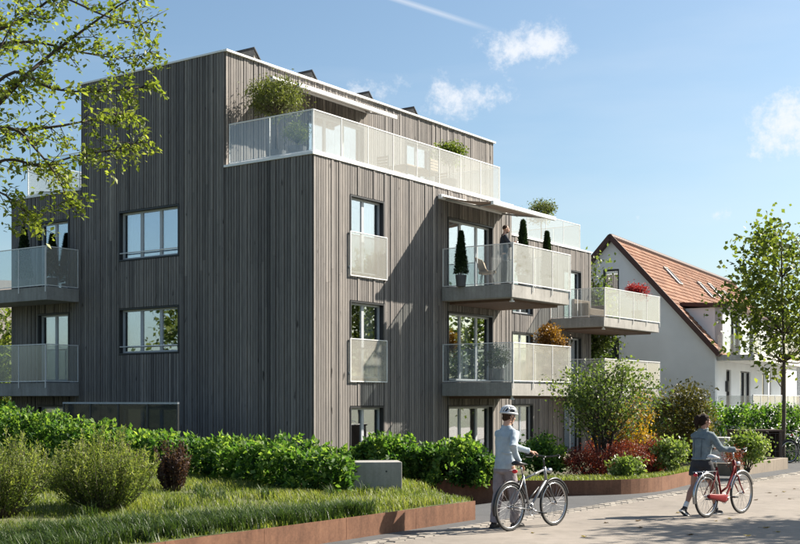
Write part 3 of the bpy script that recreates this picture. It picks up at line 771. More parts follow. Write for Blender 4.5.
for w_ in wl:
    m = MB(); y0, y1, z0, z1 = w_
    for q in ((y0, y1, z1 - .08, z1), (y0, y1, z0, z0 + .08), (y0, y0 + .08, z0 + .08, z1 - .08), (y1 - .08, y1, z0 + .08, z1 - .08)): m.box(.05, .2, q[0], q[1], q[2], q[3])
    wo = m.build('window', 'dark_frame', house); MB().box(.12, .135, y0 + .07, y1 - .07, z0 + .07, z1 - .07).build('pane', 'window_glass', wo)
# long front wall with openings on both floors
fo = [(2.2, 3.2, f0z + .02, f0z + 2.2), (5.2, 7.6, f0z + .02, f0z + 2.2), (10.5, 12.9, f0z + .02, f0z + 2.2)]
fu = [(3.0, 5.2, f1z + .02, f1z + 2.0), (7.2, 9.4, f1z + .02, f1z + 2.0), (11.5, 13.5, f1z + .02, f1z + 2.0)]
Ph = lambda s, z, d: Vector((s, -d, z))
DT = 1.45; DE = 17.0; zD = CAMH + (HOR - 305) / FPX * 55.3      # dormer: start, end, top
m = MB(); xs = sorted(set([th, HL] + [x for o in fo + fu for x in o[:2]] + [DT, DE]))
for x0, x1 in zip(xs, xs[1:]):
    xm = (x0 + x1) / 2; top = zD - .1 if DT < xm < DE else zE - .06
    for a, b in cuts_minus(zb, top, [(o[2], o[3]) for o in fo + fu if o[0] < xm < o[1]]): m.box(x0, x1, 0, th, a, b)
m.box(th, HL - th, HW - th, HW, zb, zE - .06)
m.build('wall', 'house_plaster', house)
m = MB(); V = [(HL, 0, zb), (HL, HW, zb), (HL, HW, zE - .06), (HL, sA, zA - .06), (HL, 0, zE - .06)]; m.add(V, [(0, 1, 2, 3, 4)]); m.build('gable_wall', 'house_plaster', house)
m = MB(); m.box(th, HL - .1, th, HW - th, f1z - .25, f1z - .02); m.box(th, HL - .1, th, HW - th, f0z - .25, f0z - .02); m.box(th, HL - .1, 3.6, 3.7, f0z, f1z + 2.2); m.build('floor_slab', 'interior', house)
for o in fo + fu:
    q = MB(); s0, s1, z0, z1 = o
    for a, b, c, d in ((s0, s1, z1 - .07, z1), (s0, s1, z0, z0 + .07), (s0, s0 + .07, z0 + .07, z1 - .07), (s1 - .07, s1, z0 + .07, z1 - .07), ((s0 + s1) / 2 - .04, (s0 + s1) / 2 + .04, z0 + .07, z1 - .07)): q.fbox(Ph, a, b, c, d, -.2, -.08)
    wo = q.build('window', 'dark_frame', house); MB().fbox(Ph, s0 + .06, s1 - .06, z0 + .06, z1 - .06, -.15, -.135).build('pane', 'window_glass', wo)
# dormer cheek and roof
m = MB(); yc = (zD - .1 - zE) / slope
m.add([(DT, 0, zE), (DT, yc, zD - .1), (DT, 0, zD - .1), (DT + .2, 0, zE), (DT + .2, yc, zD - .1), (DT + .2, 0, zD - .1)], [(0, 1, 2), (3, 5, 4), (0, 3, 4, 1), (1, 4, 5, 2), (2, 5, 3, 0)])
m.build('dormer_cheek', 'house_plaster', house); m = MB(); m.add([(DE, 0, zE), (DE, yc, zD - .1), (DE, 0, zD - .1), (DE - .2, 0, zE), (DE - .2, yc, zD - .1), (DE - .2, 0, zD - .1)], [(0, 2, 1), (3, 4, 5), (0, 1, 4, 3), (1, 2, 5, 4), (2, 0, 3, 5)])
m.build('dormer_cheek', 'house_plaster', house)
m = MB(); m.add([(DT - .15, -.25, zD - .12), (DE + .15, -.25, zD - .12), (DE + .15, yc + .3, zD + .02), (DT - .15, yc + .3, zD + .02), (DT - .15, -.25, zD + .08), (DE + .15, -.25, zD + .08), (DE + .15, yc + .3, zD + .2), (DT - .15, yc + .3, zD + .2)], [(0, 3, 2, 1), (4, 5, 6, 7), (0, 1, 5, 4), (1, 2, 6, 5), (2, 3, 7, 6), (3, 0, 4, 7)])
m.build('dormer_roof', 'verge_wood', house)
# roof: tile courses as overlapping steps, each tile of its own tone
def roof_side(sgn):
    mb = MB(); base = MB(); ov = .35
    L = math.hypot(sA, zA - zE); rows = int((L + ov) / .30)
    ty = Vector((0, 1 if sgn > 0 else -1, slope)).normalized(); nr = Vector((0, -slope if sgn > 0 else slope, 1)).normalized()
    e0 = Vector((0, 0 if sgn > 0 else HW, zE)) - ty * ov
    def pt(x, s, h): return Vector((x, 0, 0)) + e0 + ty * s + nr * h
    top = L + ov
    base.add([pt(-.22, 0, .0), pt(HL + .2, 0, .0), pt(HL + .2, top, .0), pt(-.22, top, .0), pt(-.22, 0, -.12), pt(HL + .2, 0, -.12), pt(HL + .2, top, -.12), pt(-.22, top, -.12)], [(0, 1, 2, 3), (7, 6, 5, 4), (0, 4, 5, 1), (1, 5, 6, 2), (2, 6, 7, 3), (3, 7, 4, 0)])
    tw = .30
    for r in range(rows):
        s0 = r * .30; s1 = s0 + .33; xo = (r % 2) * .0
        zmid = (e0 + ty * (s0 + .15)).z
        n = int((HL + .3) / tw)
        for i in range(n):
            x0 = -.2 + i * tw + xo; x1 = x0 + tw - .012
            if sgn > 0 and DT + .1 < (x0 + x1) / 2 < DE - .1 and zmid < zD - .2: continue
            va = min(1, max(0, random.gauss(.5, .32)))
            V = [pt(x0, s0, .065), pt(x1, s0, .055), pt(x1, s1, .012), pt(x0, s1, .022), pt(x0, s0, .01), pt(x1, s0, .01), pt((x0 + x1) / 2, s0, .04), pt((x0 + x1) / 2, s1, .0)]
            mb.add(V, [(0, 6, 7, 3), (6, 1, 2, 7), (0, 4, 5, 6), (5, 1, 6)], va)
    return mb, base
mb, base = roof_side(1)
if True:
    rb = MB()     # roof boarding cut out round the dormer
    ov = .35; ty = Vector((0, 1, slope)).normalized(); nr = Vector((0, -slope, 1)).normalized(); e0 = Vector((0, 0, zE)) - ty * ov; L = math.hypot(sA, zA - zE) + ov
    sd = ((zD - .1 - zE) / slope) * math.hypot(1, slope) + ov
    def slab(x0, x1, s0, s1):
        q = [Vector((x, 0, 0)) + e0 + ty * s + nr * h for h in (-.12, 0) for (x, s) in ((x0, s0), (x1, s0), (x1, s1), (x0, s1))]
        rb.add(q, [(0, 3, 2, 1), (4, 5, 6, 7), (0, 1, 5, 4), (1, 2, 6, 5), (2, 3, 7, 6), (3, 0, 4, 7)])
    slab(-.22, DT, 0, L); slab(DT, DE, sd, L); slab(DE, HL + .2, 0, L)
    ro = rb.build('roof', 'verge_wood', house)
tag(mb.build('roof_tiles', 'clay_tile', ro, recalc=False), kind='stuff')
mb, base = roof_side(-1); ro2 = base.build('roof', 'verge_wood', house); tag(mb.build('roof_tiles', 'clay_tile', ro2, recalc=False), kind='stuff')
m = MB()
for i in range(int((HL + .4) / .36)):
    x = -.24 + i * .36; m.tube([(x, sA, zA + .02), (x + .38, sA, zA + .035)], [.13, .15], 8, random.uniform(0, .3))
tag(m.build('ridge_tiles', 'verge_wood', ro), kind='stuff')
m = MB()      # verge boards along the gable
for y, sg in ((0, 1), (HW, -1)):
    p = Vector((-.25, y, zE)) - Vector((0, sg * .24, slope * .24)); q = Vector((-.25, sA, zA + .02))
    m.bar(p, q, .07, .24)
m.build('verge_board', 'verge_wood', house)
# roof windows lying in the slope
for u, v_ in ((672, 277), (705, 291), (715, 292), (729, 299)):
    # meet the ray with the roof plane
    best = None
    dvec = Vector(((u - 400) / FPX, 1, (HOR - v_) / FPX)); o_ = Vector((0, 0, CAMH))
    Ld = Vector((dvec.dot(HD), dvec.dot(HP), dvec.z)); Lo = o_ - HO; Lo = Vector((Lo.dot(HD), Lo.dot(HP), Lo.z))
    t = (zE + slope * Lo.y - Lo.z) / (Ld.z - slope * Ld.y); q = Lo + Ld * t
    ty = Vector((0, 1, slope)).normalized(); nr = Vector((0, -slope, 1)).normalized()
    f = MB(); w2, h2 = .42, .62
    c = q + nr * .07
    for (x0, x1, s0, s1) in ((-w2, w2, h2 - .08, h2), (-w2, w2, -h2, -h2 + .08), (-w2, -w2 + .08, -h2 + .08, h2 - .08), (w2 - .08, w2, -h2 + .08, h2 - .08)):
        V = [c + Vector((x, 0, 0)) + ty * s + nr * k for k in (-.05, .05) for (x, s) in ((x0, s0), (x1, s0), (x1, s1), (x0, s1))]
        f.add(V, [(0, 3, 2, 1), (4, 5, 6, 7), (0, 1, 5, 4), (1, 2, 6, 5), (2, 3, 7, 6), (3, 0, 4, 7)])
    fo_ = f.build('roof_window', 'solar_back', house)
    V = [c + Vector((x, 0, 0)) + ty * s + nr * k for k in (-.02, .0) for (x, s) in ((-w2 + .07, -h2 + .07), (w2 - .07, -h2 + .07), (w2 - .07, h2 - .07), (-w2 + .07, h2 - .07))]
    MB().add(V, [(0, 3, 2, 1), (4, 5, 6, 7), (0, 1, 5, 4), (1, 2, 6, 5), (2, 3, 7, 6), (3, 0, 4, 7)]).build('pane', 'grey_frame', fo_)
# balcony over a terrace, with posts and railings
hb = bevel(MB().box(.3, 17.5, -1.7, -.02, f1z - .28, f1z).build('balcony', 'pale_concrete', house), .015)
def hrail(par, z0, z1, n, x0=.35, x1=17.4, y=-1.62):
    for i in range(n):
        MB().box(x0 + (x1 - x0) * i / n + .03, x0 + (x1 - x0) * (i + 1) / n - .03, y - .006, y + .006, z0 + .06, z1 - .03).build('panel', 'fritted_glass', par)
    for i in range(n + 1): MB().box(x0 + (x1 - x0) * i / n - .02, x0 + (x1 - x0) * i / n + .02, y - .02, y + .02, z0, z1 - .02).build('post', 'grey_frame', par)
    MB().box(x0, x1, y - .025, y + .025, z1 - .02, z1 + .02).build('rail', 'grey_frame', par)
    MB().box(x0 + .008, x0 + .02, y + .03, -.05, z0 + .06, z1 - .03).build('panel', 'fritted_glass', par)
hrail(hb, f1z, f1z + .95, 10)
ht = MB().box(.0, 18.0, -2.0, -.02, zb, f0z).build('terrace', 'house_plaster', house)
hrail(ht, f0z, f0z + .98, 10)
for x in (4.6, 8.9, 13.4): MB().box(x - .11, x + .11, -1.5, -1.28, f0z, f1z - .28).build('column', 'dark_timber' if x > 8 and x < 9 else 'house_plaster', house)
MB().box(2.0, 2.16, -.14, -.002, f0z + 1.15, f0z + 1.65).build('wall_lamp', 'dark_frame', house)

# ============================================================ planters and walls
def steel_edge(name, pts, h, label, thick=.012, closed=False):
    """thin steel edging standing along world points (x, y, zbase), with welded panel joints"""
    root = thing(name, label, 'planter', pts[0])
    o = Vector(pts[0]); P = [Vector(p) - o for p in pts]
    segs = []
    for p, q in zip(P, P[1:]):
        L = (q - p).length; n = max(1, round(L / 1.6))
        for i in range(n): segs.append((p.lerp(q, i / n), p.lerp(q, (i + 1) / n)))
    for p, q in segs:
        t = (q - p).normalized() * .003
        m = MB(); hh = h
        m.bar(p + t + Vector((0, 0, hh / 2 - .15)), q - t + Vector((0, 0, hh / 2 - .15)), thick, hh + .30); m.build('panel', 'corten_steel', root)
    return root
def lawn_z(a, b):
    t = min(max((b + 9.75) / 13.0, 0), 1); k = min(max((-8.5 - a) / 6.0, 0), 1)
    return .275 + .46 * t + .10 * k * t + .022 * math.sin(a * 1.3 + .4) * math.sin(b * 1.1)
fa0 = W(-26, -9.72, 0); fa1 = W(-7.67, -9.72, 0); fa2 = W(-5.9, -7.15, site_z(-7.15)); fa3 = W(-5.6, 9.5, -.36)
steel_edge('steel_planter', [tuple(fa0), tuple(fa1), tuple(fa2), tuple(W(-5.75, -5.2, -.3))], .295, 'long low rust-brown steel planter edge holding the lawn')
# lawn surface
poly_b = np.linspace(-9.70, 9.5, 44)
V = []; Fc = []
def lawn_right(b): return -7.67 + (b + 9.72) / (2.57) * 1.77 if b < -7.15 else -5.9 + .02 * min(b + 7.15, 12)
na = 40
for b in poly_b:
    ar = lawn_right(b) - .012
    for i in range(na):
        a = -26 + (ar + 26) * i / (na - 1); V.append(W(a, b, lawn_z(a, b)))
for j in range(len(poly_b) - 1):
    for i in range(na - 1): Fc.append((j * na + i, j * na + i + 1, (j + 1) * na + i + 1, (j + 1) * na + i))
# skirt at the right-hand side
structure(MB().add(V, Fc).build('lawn', 'turf', smooth=True))
# planting bed by the entrance path
bed = [gnd(396, 492.5), gnd(430, 494), gnd(480, 494.5), gnd(530, 495), gnd(570, 495), gnd(610, 494.5), gnd(640, 493), gnd(662, 490.5), gnd(680, 486.5), gnd(697, 482.5), gnd(712, 479.5)]
bed = [Vector((p.x, p.y, -.005)) for p in bed]
def smooth_pts(P, n=3):
    out = []
    for i in range(len(P) - 1):
        p0, p1, p2, p3 = P[max(i - 1, 0)], P[i], P[i + 1], P[min(i + 2, len(P) - 1)]
        for k in range(n):
            t = k / n; out.append(.5 * ((2 * p1) + (-p0 + p2) * t + (2 * p0 - 5 * p1 + 4 * p2 - p3) * t * t + (-p0 + 3 * p1 - 3 * p2 + p3) * t ** 3))
    return out + [P[-1]]
bed_s = smooth_pts(bed, 3)
root = thing('steel_planter', 'curved rust-brown steel planter edge round the entrance shrub bed', 'planter', bed_s[0])
m = MB(); o = bed_s[0]
for k in range(0, len(bed_s) - 1, 3):
    pp = bed_s[k:k + 4]; mm = MB(); Vv = []
    for p in pp: Vv += [p - o + Vector((0, 0, -.40)), p - o + Vector((0, 0, .30)), p - o + Vector((0, .014, .30)), p - o + Vector((0, .014, -.40))]
    n = len(pp); Ff = []
    for i in range(n - 1):
        for j in range(4): Ff.append((i * 4 + j, i * 4 + (j + 1) % 4, (i + 1) * 4 + (j + 1) % 4, (i + 1) * 4 + j))
    mm.add(Vv, Ff + [(0, 3, 2, 1), ((n - 1) * 4, (n - 1) * 4 + 1, (n - 1) * 4 + 2, (n - 1) * 4 + 3)]); mm.build('panel', 'corten_steel', root)
# soil of the bed, falling back towards the house
V = []; Fc = []
for p in bed_s:
    for t in np.linspace(0, 1, 7):
        q = Vector((p.x, p.y + .02, 0)) + Vector((-.12 + .3, 1.0, 0)) * (t * 5.5); V.append((q.x, q.y, .24 - .42 * t * t))
n = 7
for i in range(len(bed_s) - 1):
    for j in range(n - 1): Fc.append((i * n + j, (i + 1) * n + j, (i + 1) * n + j + 1, i * n + j + 1))
structure(MB().add(V, Fc).build('planting_bed', 'soil', smooth=True))
# pale path between bed and building
V = [gnd(540, 462, -.3), gnd(575, 449, -.3), gnd(640, 449, -.3), gnd(640, 456, -.3)]
structure(MB().add([(p.x, p.y, -.30) for p in V], [(0, 3, 2, 1)]).build('path', 'tan_concrete'))
# low concrete block set in the lawn
pb = gnd(402, 491, lawn_z(*AB(gnd(402, 491, .36)))); r_ = math.radians(6)
cb = thing('concrete_block', 'low grey concrete block standing at the lawn tip beside the laurel hedge', 'block', (pb.x, pb.y, pb.z), r_)
bevel(MB().box(-1.05, .0, 0, .62, -.15, .50).build('body', 'concrete', cb), .012)
for x in (-.78, -.27): MB().tube([(x, -.004, .34), (x, .03, .34)], .016, 10).build('form_tie_hole', 'dark_frame', cb)
# second planter further up the street and the white pillar
p0, p1 = gnd(740, 475.5), gnd(788, 468.5)
k = thing('concrete_planter', 'low pale concrete planter edge in front of the dark bin enclosure', 'planter', p0)
d = (p1 - p0); t = d.normalized(); nn = Vector((-t.y, t.x, 0))
m = MB(); m.bar(Vector((0, 0, .05)) + nn * .08, d + Vector((0, 0, .05)) + nn * .08, .16, .50); bevel(m.build('front_edge', 'tan_concrete', k), .01)
m = MB(); m.bar(d + nn * .16 + Vector((0, 0, .05)) - t * .08, d + nn * 1.6 + Vector((0, 0, .05)) - t * .08, .16, .498); bevel(m.build('side_edge', 'tan_concrete', k), .01)
m = MB(); m.bar(nn * .16 + Vector((0, 0, .05)) + t * .08, nn * 1.6 + Vector((0, 0, .05)) + t * .08, .16, .498); bevel(m.build('side_edge', 'tan_concrete', k), .01)
m = MB(); V = [nn * .16 + Vector((0, 0, .22)), d + nn * .16 + Vector((0, 0, .22)), d + nn * 1.6 + Vector((0, 0, .22)), nn * 1.6 + Vector((0, 0, .22))]; m.add(V, [(0, 1, 2, 3)]); m.build('soil', 'soil', k)
pp_ = gnd(726, 474); pp_ = Vector((pp_.x, pp_.y + .5, 0))
k = thing('gate_pillar', 'squat white plastered gate pillar with a flat cap between the shrub bed and concrete planter', 'pillar', pp_, ROTZ)
bevel(MB().box(-.30, .30, -.30, .30, -.6, .86).build('shaft', 'house_plaster', k), .01); bevel(MB().box(-.34, .34, -.34, .34, .86, .93).build('cap', 'pale_concrete', k), .01)
# dark timber bin enclosure
c0 = gnd(737, 465); c0 = Vector((c0.x, 35.6, -.05)); c0.x = (737 - 400) / FPX * 35.6
k = thing('bin_enclosure', 'low dark brown timber bin enclosure with a thin wire front', 'enclosure', c0, math.radians(8))
wd = (783 - 737) / FPX * 35.6
for i in range(11): MB().box(wd * i / 11 + .008, wd * (i + 1) / 11 - .008, .55, .58, 0, .98).build('board', 'dark_timber', k)
for x in (0, wd): MB().box(x - .05, x + .05, -.02, .62, 0, 1.0).build('side_panel', 'dark_timber', k)
MB().box(-.06, wd + .06, -.06, .66, 1.0, 1.05).build('lid', 'dark_timber', k)
m = MB()
for i in range(9): m.tube([(wd * i / 8, -.03, .1), (wd * i / 8, -.03, .95)], .006, 5)
for z in (.12, .4, .68, .94): m.tube([(0, -.036, z), (wd, -.036, z)], .006, 5)
m.build('wire_front', 'dark_wire', k)
# neighbouring house seen past the left end
nb = Vector(((-14 - 400) / FPX * 62, 62, -.4))
k = thing('far_house', 'distant pale house with grey pitched roof seen past the left balconies', 'house', nb, math.radians(12))
MB().box(-5, 4.5, 0, 8, 0, 5.6).build('wall', 'house_plaster', k)
m = MB(); m.add([(-5.3, -.4, 5.5), (4.8, -.4, 5.5), (4.8, 4, 9.0), (-5.3, 4, 9.0), (4.8, 8.4, 5.5), (-5.3, 8.4, 5.5)], [(0, 1, 2, 3), (3, 2, 4, 5), (0, 3, 5), (1, 4, 2), (0, 5, 4, 1)]); m.build('roof', 'solar_back', k)
for x in (-3.5, -.5, 2.3):
    f = MB().box(x, x + 1.1, -.03, .03, 2.9, 4.3).build('window', 'white_metal', k); MB().box(x + .08, x + 1.02, -.05, -.031, 2.98, 4.22).build('pane', 'window_glass', f)

# ============================================================ vegetation
def hedge(name, label, path, half, heights, n, size, mat='leaf_hedge', group=None, bumps=.20, seed=1):
    rng = np.random.default_rng(seed); P = [Vector(p) for p in path]
    o = P[0].copy(); root = thing(name, label, 'hedge', o, 0, group)
    seg = [(q - p).length for p, q in zip(P, P[1:])]; tot = sum(seg); cum = np.concatenate([[0], np.cumsum(seg)])
    A = np.array([tuple(p - o) for p in P])
    t = rng.uniform(0, tot, n); idx = np.clip(np.searchsorted(cum, t) - 1, 0, len(seg) - 1); f = (t - cum[idx]) / np.array(seg)[idx]
    c = A[idx] * (1 - f)[:, None] + A[idx + 1] * f[:, None]
    H = np.array(heights)[idx] * (1 - f) + np.array(heights)[idx + 1] * f
    d = A[idx + 1] - A[idx]; d /= np.linalg.norm(d, axis=1)[:, None]; s = np.stack([-d[:, 1], d[:, 0], np.zeros(n)], 1)
    w = rng.uniform(-.10, 1.10, n) * PI                       # round the section
    lump = 1 + bumps * (np.sin(t * 3.1 + seed) * .5 + np.sin(t * 8.3 + w * 2.6 + seed) * .7 + np.sin(w * 5 + t * 4.1) * .6 + np.sin(t * 14.9 - w * 6) * .45)
    q = np.where(rng.uniform(0, 1, n) < .8, rng.uniform(.86, 1.06, n), rng.uniform(.4, .9, n)) * lump
    cx = np.sign(np.cos(w)) * np.abs(np.cos(w)) ** .6 * half; cz = np.sign(np.sin(w)) * np.abs(np.sin(w)) ** .6
    endf = np.minimum(1, np.minimum(t, tot - t) / (half * .9)); endf = np.sqrt(np.maximum(endf, .02))
    X = c + s * (cx * q * endf)[:, None] + d * rng.normal(size=n)[:, None] * .03
    X[:, 2] = c[:, 2] + .04 + np.maximum(0, cz * q) * H * (.55 + .45 * endf) * np.where(cz > 0, 1, 0) + np.where(cz <= 0, rng.uniform(0, .3, n) * H, 0)
    outw = s * np.cos(w)[:, None] + np.array([0, 0, 1]) * (np.sin(w) * .7 + .2)[:, None]
    dirs = outw * .5 + rng.normal(size=(n, 3)) * .5
    var = np.clip(.43 + .16 * np.sin(t * 8.3 + w * 2.6 + seed) + .12 * np.sin(t * 5.3 + w * 3) + rng.normal(size=n) * .12, 0, 1)    # clump shade and highlights painted into leaf tone: paler bulges, deeper hollows, random scatter
    me = leaf_mesh('leaves', X, size, mat, .62, .45, var, rng, dirs)
    tag(link(bpy.data.objects.new('foliage', me), root), kind='stuff')
    st = MB(); m = max(4, int(tot / .45))
    for i in range(m):
        tt = tot * (i + .5) / m; k = min(len(seg) - 1, int(np.searchsorted(cum, tt)) - 1); ff = (tt - cum[k]) / seg[k]
        p = Vector(A[k] * (1 - ff) + A[k + 1] * ff); hh = heights[k] * (1 - ff) + heights[k + 1] * ff
        st.tube([p - Vector((0, 0, .12)), p + Vector((rng.normal() * .08, rng.normal() * .08, hh * .45)), p + Vector((rng.normal() * .15, rng.normal() * .15, hh * .8))], [.03, .022, .008], 6)
    tag(st.build('stems', 'dark_bark', root, smooth=True), kind='stuff')
    return root
def on_lawn(u, v, zg=.4):
    for _ in range(4): p = gnd(u, v, zg); zg = lawn_z(*AB(p))
    return Vector((p.x, p.y, zg))
hp = [(a, b) for a, b in ((-8.35, -7.55), (-7.85, -5.6), (-7.5, -3.2), (-7.2, -.8), (-7.0, 1.6), (-6.9, 4.2), (-6.9, 7.2))]
hh = [.64, .58, .52, .54, .70, .88, .90]
hedge('laurel_hedge', 'long waist-high laurel hedge across the back of the lawn', [tuple(W(a, b, lawn_z(a, b))) for a, b in hp], .58, hh, 26000, .118, seed=3)
b2 = [gnd(340, 480, .25), gnd(372, 480, .25), gnd(410, 482, .25), gnd(450, 483, .25), gnd(508, 483, .25)]
hedge('laurel_hedge', 'shorter laurel hedge growing in the rust-brown steel planter behind the concrete block', [(p.x, p.y + .75, .16) for p in b2], .60, [.72, .72, .74, .72, .55], 15000, .115, seed=5)
b3 = [Vector(((u - 400) / FPX * Y, Y, -.3)) for u, Y in ((664, 37.5), (705, 37.6), (750, 38.2), (800, 39.2), (840, 40.2))]
hedge('garden_hedge', 'clipped green garden hedge below the white house terrace', b3, .75, [1.75, 1.85, 1.85, 1.85, 1.85], 15000, .12, 'leaf_hedge', bumps=.07, seed=8)

def branch(mb, p, q, r0, r1, sag=.1, n=5, k=6, rng=RNG):
    p = Vector(p); q = Vector(q); L = (q - p).length; pts = []; rad = []
    off = Vector(rng.normal(size=3)) * L * .07
    for i in range(n + 1):
        t = i / n; c = p.lerp(q, t) + off * math.sin(PI * t) + Vector((0, 0, -sag * L * math.sin(PI * t))); pts.append(c); rad.append(r0 + (r1 - r0) * t)
    mb.tube(pts, rad, k)
def tree(name, label, base, top, crad, nclump, per, cr, size, mat, tr=.1, stems=1, group=None, cat='tree', seed=1, aspect=.6, bark='bark', lean=(0, 0), crown_z=None, limb=.35, cluster_shift=(0, 0, 0), up=.35, droop=.25):
    """base: ground point, top: crown centre relative to base, crad: crown radii"""
    rng = np.random.default_rng(seed); root = thing(name, label, cat, base, 0, group)
    P, cs, val = clump_crown(top, crad, nclump, per, cr, rng)
    keep = P[:, 2] > .1; P = P[keep]; val = val[keep]
    tk = MB(); zt = top[2] + crad[2] * .75; lines = []
    for s in range(stems):
        an = 2 * PI * s / stems + rng.uniform(0, 1); sp = 0 if stems == 1 else crad[0] * .35
        b0 = Vector((math.cos(an) * tr * 1.2 * (stems > 1), math.sin(an) * tr * 1.2 * (stems > 1), -.08))
        e0 = Vector((top[0] * .9 + math.cos(an) * sp + rng.normal() * .1, top[1] * .9 + math.sin(an) * sp + rng.normal() * .1, zt))
        pts = []; rad = []
        for i in range(10):
            t = i / 9; pts.append(b0.lerp(e0, t) + Vector((math.sin(t * 5 + s) * .05 * zt * .12, math.cos(t * 4 + s * 2) * .05 * zt * .12, 0))); rad.append(tr * (1 - t) ** .8 + .008 + (.35 * tr if i == 0 else 0))
        tk.tube(pts, rad, 9); lines.append((pts, rad))
    for c in cs:
        pts, rad = lines[rng.integers(len(lines))]
        zz = c[2] - limb * max(.25, math.hypot(c[0] - top[0], c[1] - top[1])) - .15
        i = int(np.argmin([abs(p.z - zz) for p in pts[1:-1]])) + 1
        branch(tk, pts[i], c, max(.006, rad[i] * .45), .004, .06, 4, 5, rng)
    tk.build('trunk', bark, root, smooth=True)
    tag(link(bpy.data.objects.new('crown', leaf_mesh('leaves', P, size, mat, aspect, up, val, rng, None, droop)), root), kind='stuff')
    return root
# street tree by the white house
tb = Vector(((783 - 400) / FPX * 36.5, 36.5, -.35))
tree('street_tree', 'tall slender maple with open crown standing before the white house balcony', tb, (-.05, 0, 5.6), (1.85, 1.85, 2.95), 115, 38, .62, .17, 'leaf_tree', .065, 1, seed=21, aspect=.85, limb=.6)
# trees across the street whose shadows fall on the paving
tree('street_tree', 'broad street tree shading the paving near the red bicycle', (12.7, 20.1, 0), (0, 0, 6.1), (1.9, 1.9, 1.9), 60, 60, .6, .17, 'leaf_tree', .11, 1, seed=22, aspect=.8)
# green tree between the apartment wing and the white house
tree('garden_tree', 'dense green tree filling the gap between apartment wing and white gable', ((595 - 400) / FPX * 53.4, 53.4, -.4), (0, 0, 5.6), (.70, .70, 3.5), 60, 60, .7, .19, 'leaf_grove', .15, 1, seed=23)
tree('garden_tree', 'distant leafy tree seen between the two left balconies', ((0 - 400) / FPX * 52, 52, -.4), (0, 0, 4.0), (2.6, 2.6, 2.6), 60, 60, 1.0, .28, 'leaf_tree', .14, 1, seed=24)
# trees standing outside the view that the windows mirror
for i, (x, y, r_, lab) in enumerate(((-20, 31, 2.6, 'broad leafy tree across the side garden facing the left windows'), (-25, 26, 3.0, 'spreading leafy tree further out in the side garden'), (19.5, 44.5, 2.2, 'leafy street tree facing the street front windows'))):
    tree('garden_tree', lab, (x, y, -.2), (0, 0, 4.3), (r_, r_, 3.0), 60, 45, .9, .24, 'leaf_tree', .13, 1, seed=101 + i, aspect=.8)
# multi-stem tree in the entrance bed
mt_ = gnd(608, 478, .15)
tree('multi_stem_tree', 'small multi-stemmed tree with airy green crown in the entrance bed', (mt_.x, mt_.y + .6, .12), (.02, 0, 1.80), (1.38, 1.1, .90), 95, 62, .36, .085, 'leaf_grove', .035, 5, seed=25, bark='dark_bark', limb=.8)
def shrub(name, label, base, r, nclump, per, cr, size, mat, seed, stems=7, lift=.55, cat='shrub', group=None, aspect=.5, up=.35, droop=0, val=None):
    rng = np.random.default_rng(seed); root = thing(name, label, cat, base, 0, group)
    c = (0, 0, r[2] * lift + .05)
    P, cs, va = clump_crown(c, (r[0], r[1], r[2] * (1 - lift) * 1.12), nclump, per, cr, rng)
    k = P[:, 2] > .01; P = P[k]; va = va[k]
    tk = MB()
    for q in cs[:max(stems, len(cs) // 2)]: branch(tk, (rng.normal() * .03, rng.normal() * .03, -.05), q, .012, .003, -.08, 4, 5, rng)
    tag(tk.build('stems', 'dark_bark', root, smooth=True), kind='stuff')
    tag(link(bpy.data.objects.new('foliage', leaf_mesh('leaves', P, size, mat, aspect, up, va, rng, None, droop)), root), kind='stuff')
    return root
def bedp(u, v, dy=0, z=.16): p = gnd(u, v, z); return Vector((p.x, p.y + dy, z))
shrub('yellow_shrub', 'golden yellow autumn shrub behind the multi-stemmed tree', bedp(641, 474, 1.2, .1), (.66, .5, 1.95), 60, 60, .26, .07, 'leaf_yellow', 31, lift=.58)
shrub('yellow_shrub', 'smaller golden shrub half hidden by the multi-stemmed tree trunks', bedp(622, 474, 1.5, .1), (.42, .4, 1.5), 34, 50, .24, .07, 'leaf_yellow', 32, lift=.6)
p = Vector(((684 - 400) / FPX * 31.5, 31.5, -.3)); shrub('bronze_shrub', 'tall dense bronze-green shrub beside the garden hedge', p, (.85, .8, 2.75), 95, 85, .36, .10, 'leaf_bronze', 33, lift=.5)
p = Vector(((661 - 400) / FPX * 33.5, 33.5, -.3)); shrub('dark_shrub', 'dark green shrub between the yellow and the bronze-green shrubs', p, (.7, .7, 2.2), 50, 80, .36, .10, 'leaf_hedge', 34, lift=.5)
for i, (u, v, dy, r, sd, lab) in enumerate(((590, 480, .7, (.55, .45, .50), 35, 'low wine-red shrub left of the multi-stemmed tree'), (640, 480, .9, (.62, .5, .72), 36, 'bushy wine-red shrub behind the pale hydrangea'), (664, 479, 1.1, (.4, .4, .78), 37, 'upright wine-red shrub between hydrangea and laurel by the woman'), (612, 476, 1.3, (.5, .4, .62), 38, 'wine-red shrub at the foot of the multi-stemmed tree'))):
    shrub('red_shrub', lab, bedp(u, v, dy), (r[0] * 1.15, r[1] * 1.1, r[2] * 1.12), 60, 90, .18, .055, 'leaf_red', sd, lift=.5, aspect=.3, up=.1)
shrub('hydrangea', 'pale flowering hydrangea at the front of the entrance bed', bedp(629, 483, .30), (.40, .34, .52), 34, 42, .15, .085, 'leaf_pale', 41, aspect=.7)
shrub('hydrangea', 'tall pale-tipped hydrangea beside the woman in the denim jacket', bedp(676, 478.5, .55), (.44, .36, .86), 40, 42, .18, .09, 'leaf_pale', 42, aspect=.7)
shrub('dark_shrub', 'dark laurel shrub behind the handlebar of the silver bicycle', bedp(548, 480, .9), (.58, .5, .80), 42, 60, .24, .11, 'leaf_hedge', 43, aspect=.6)
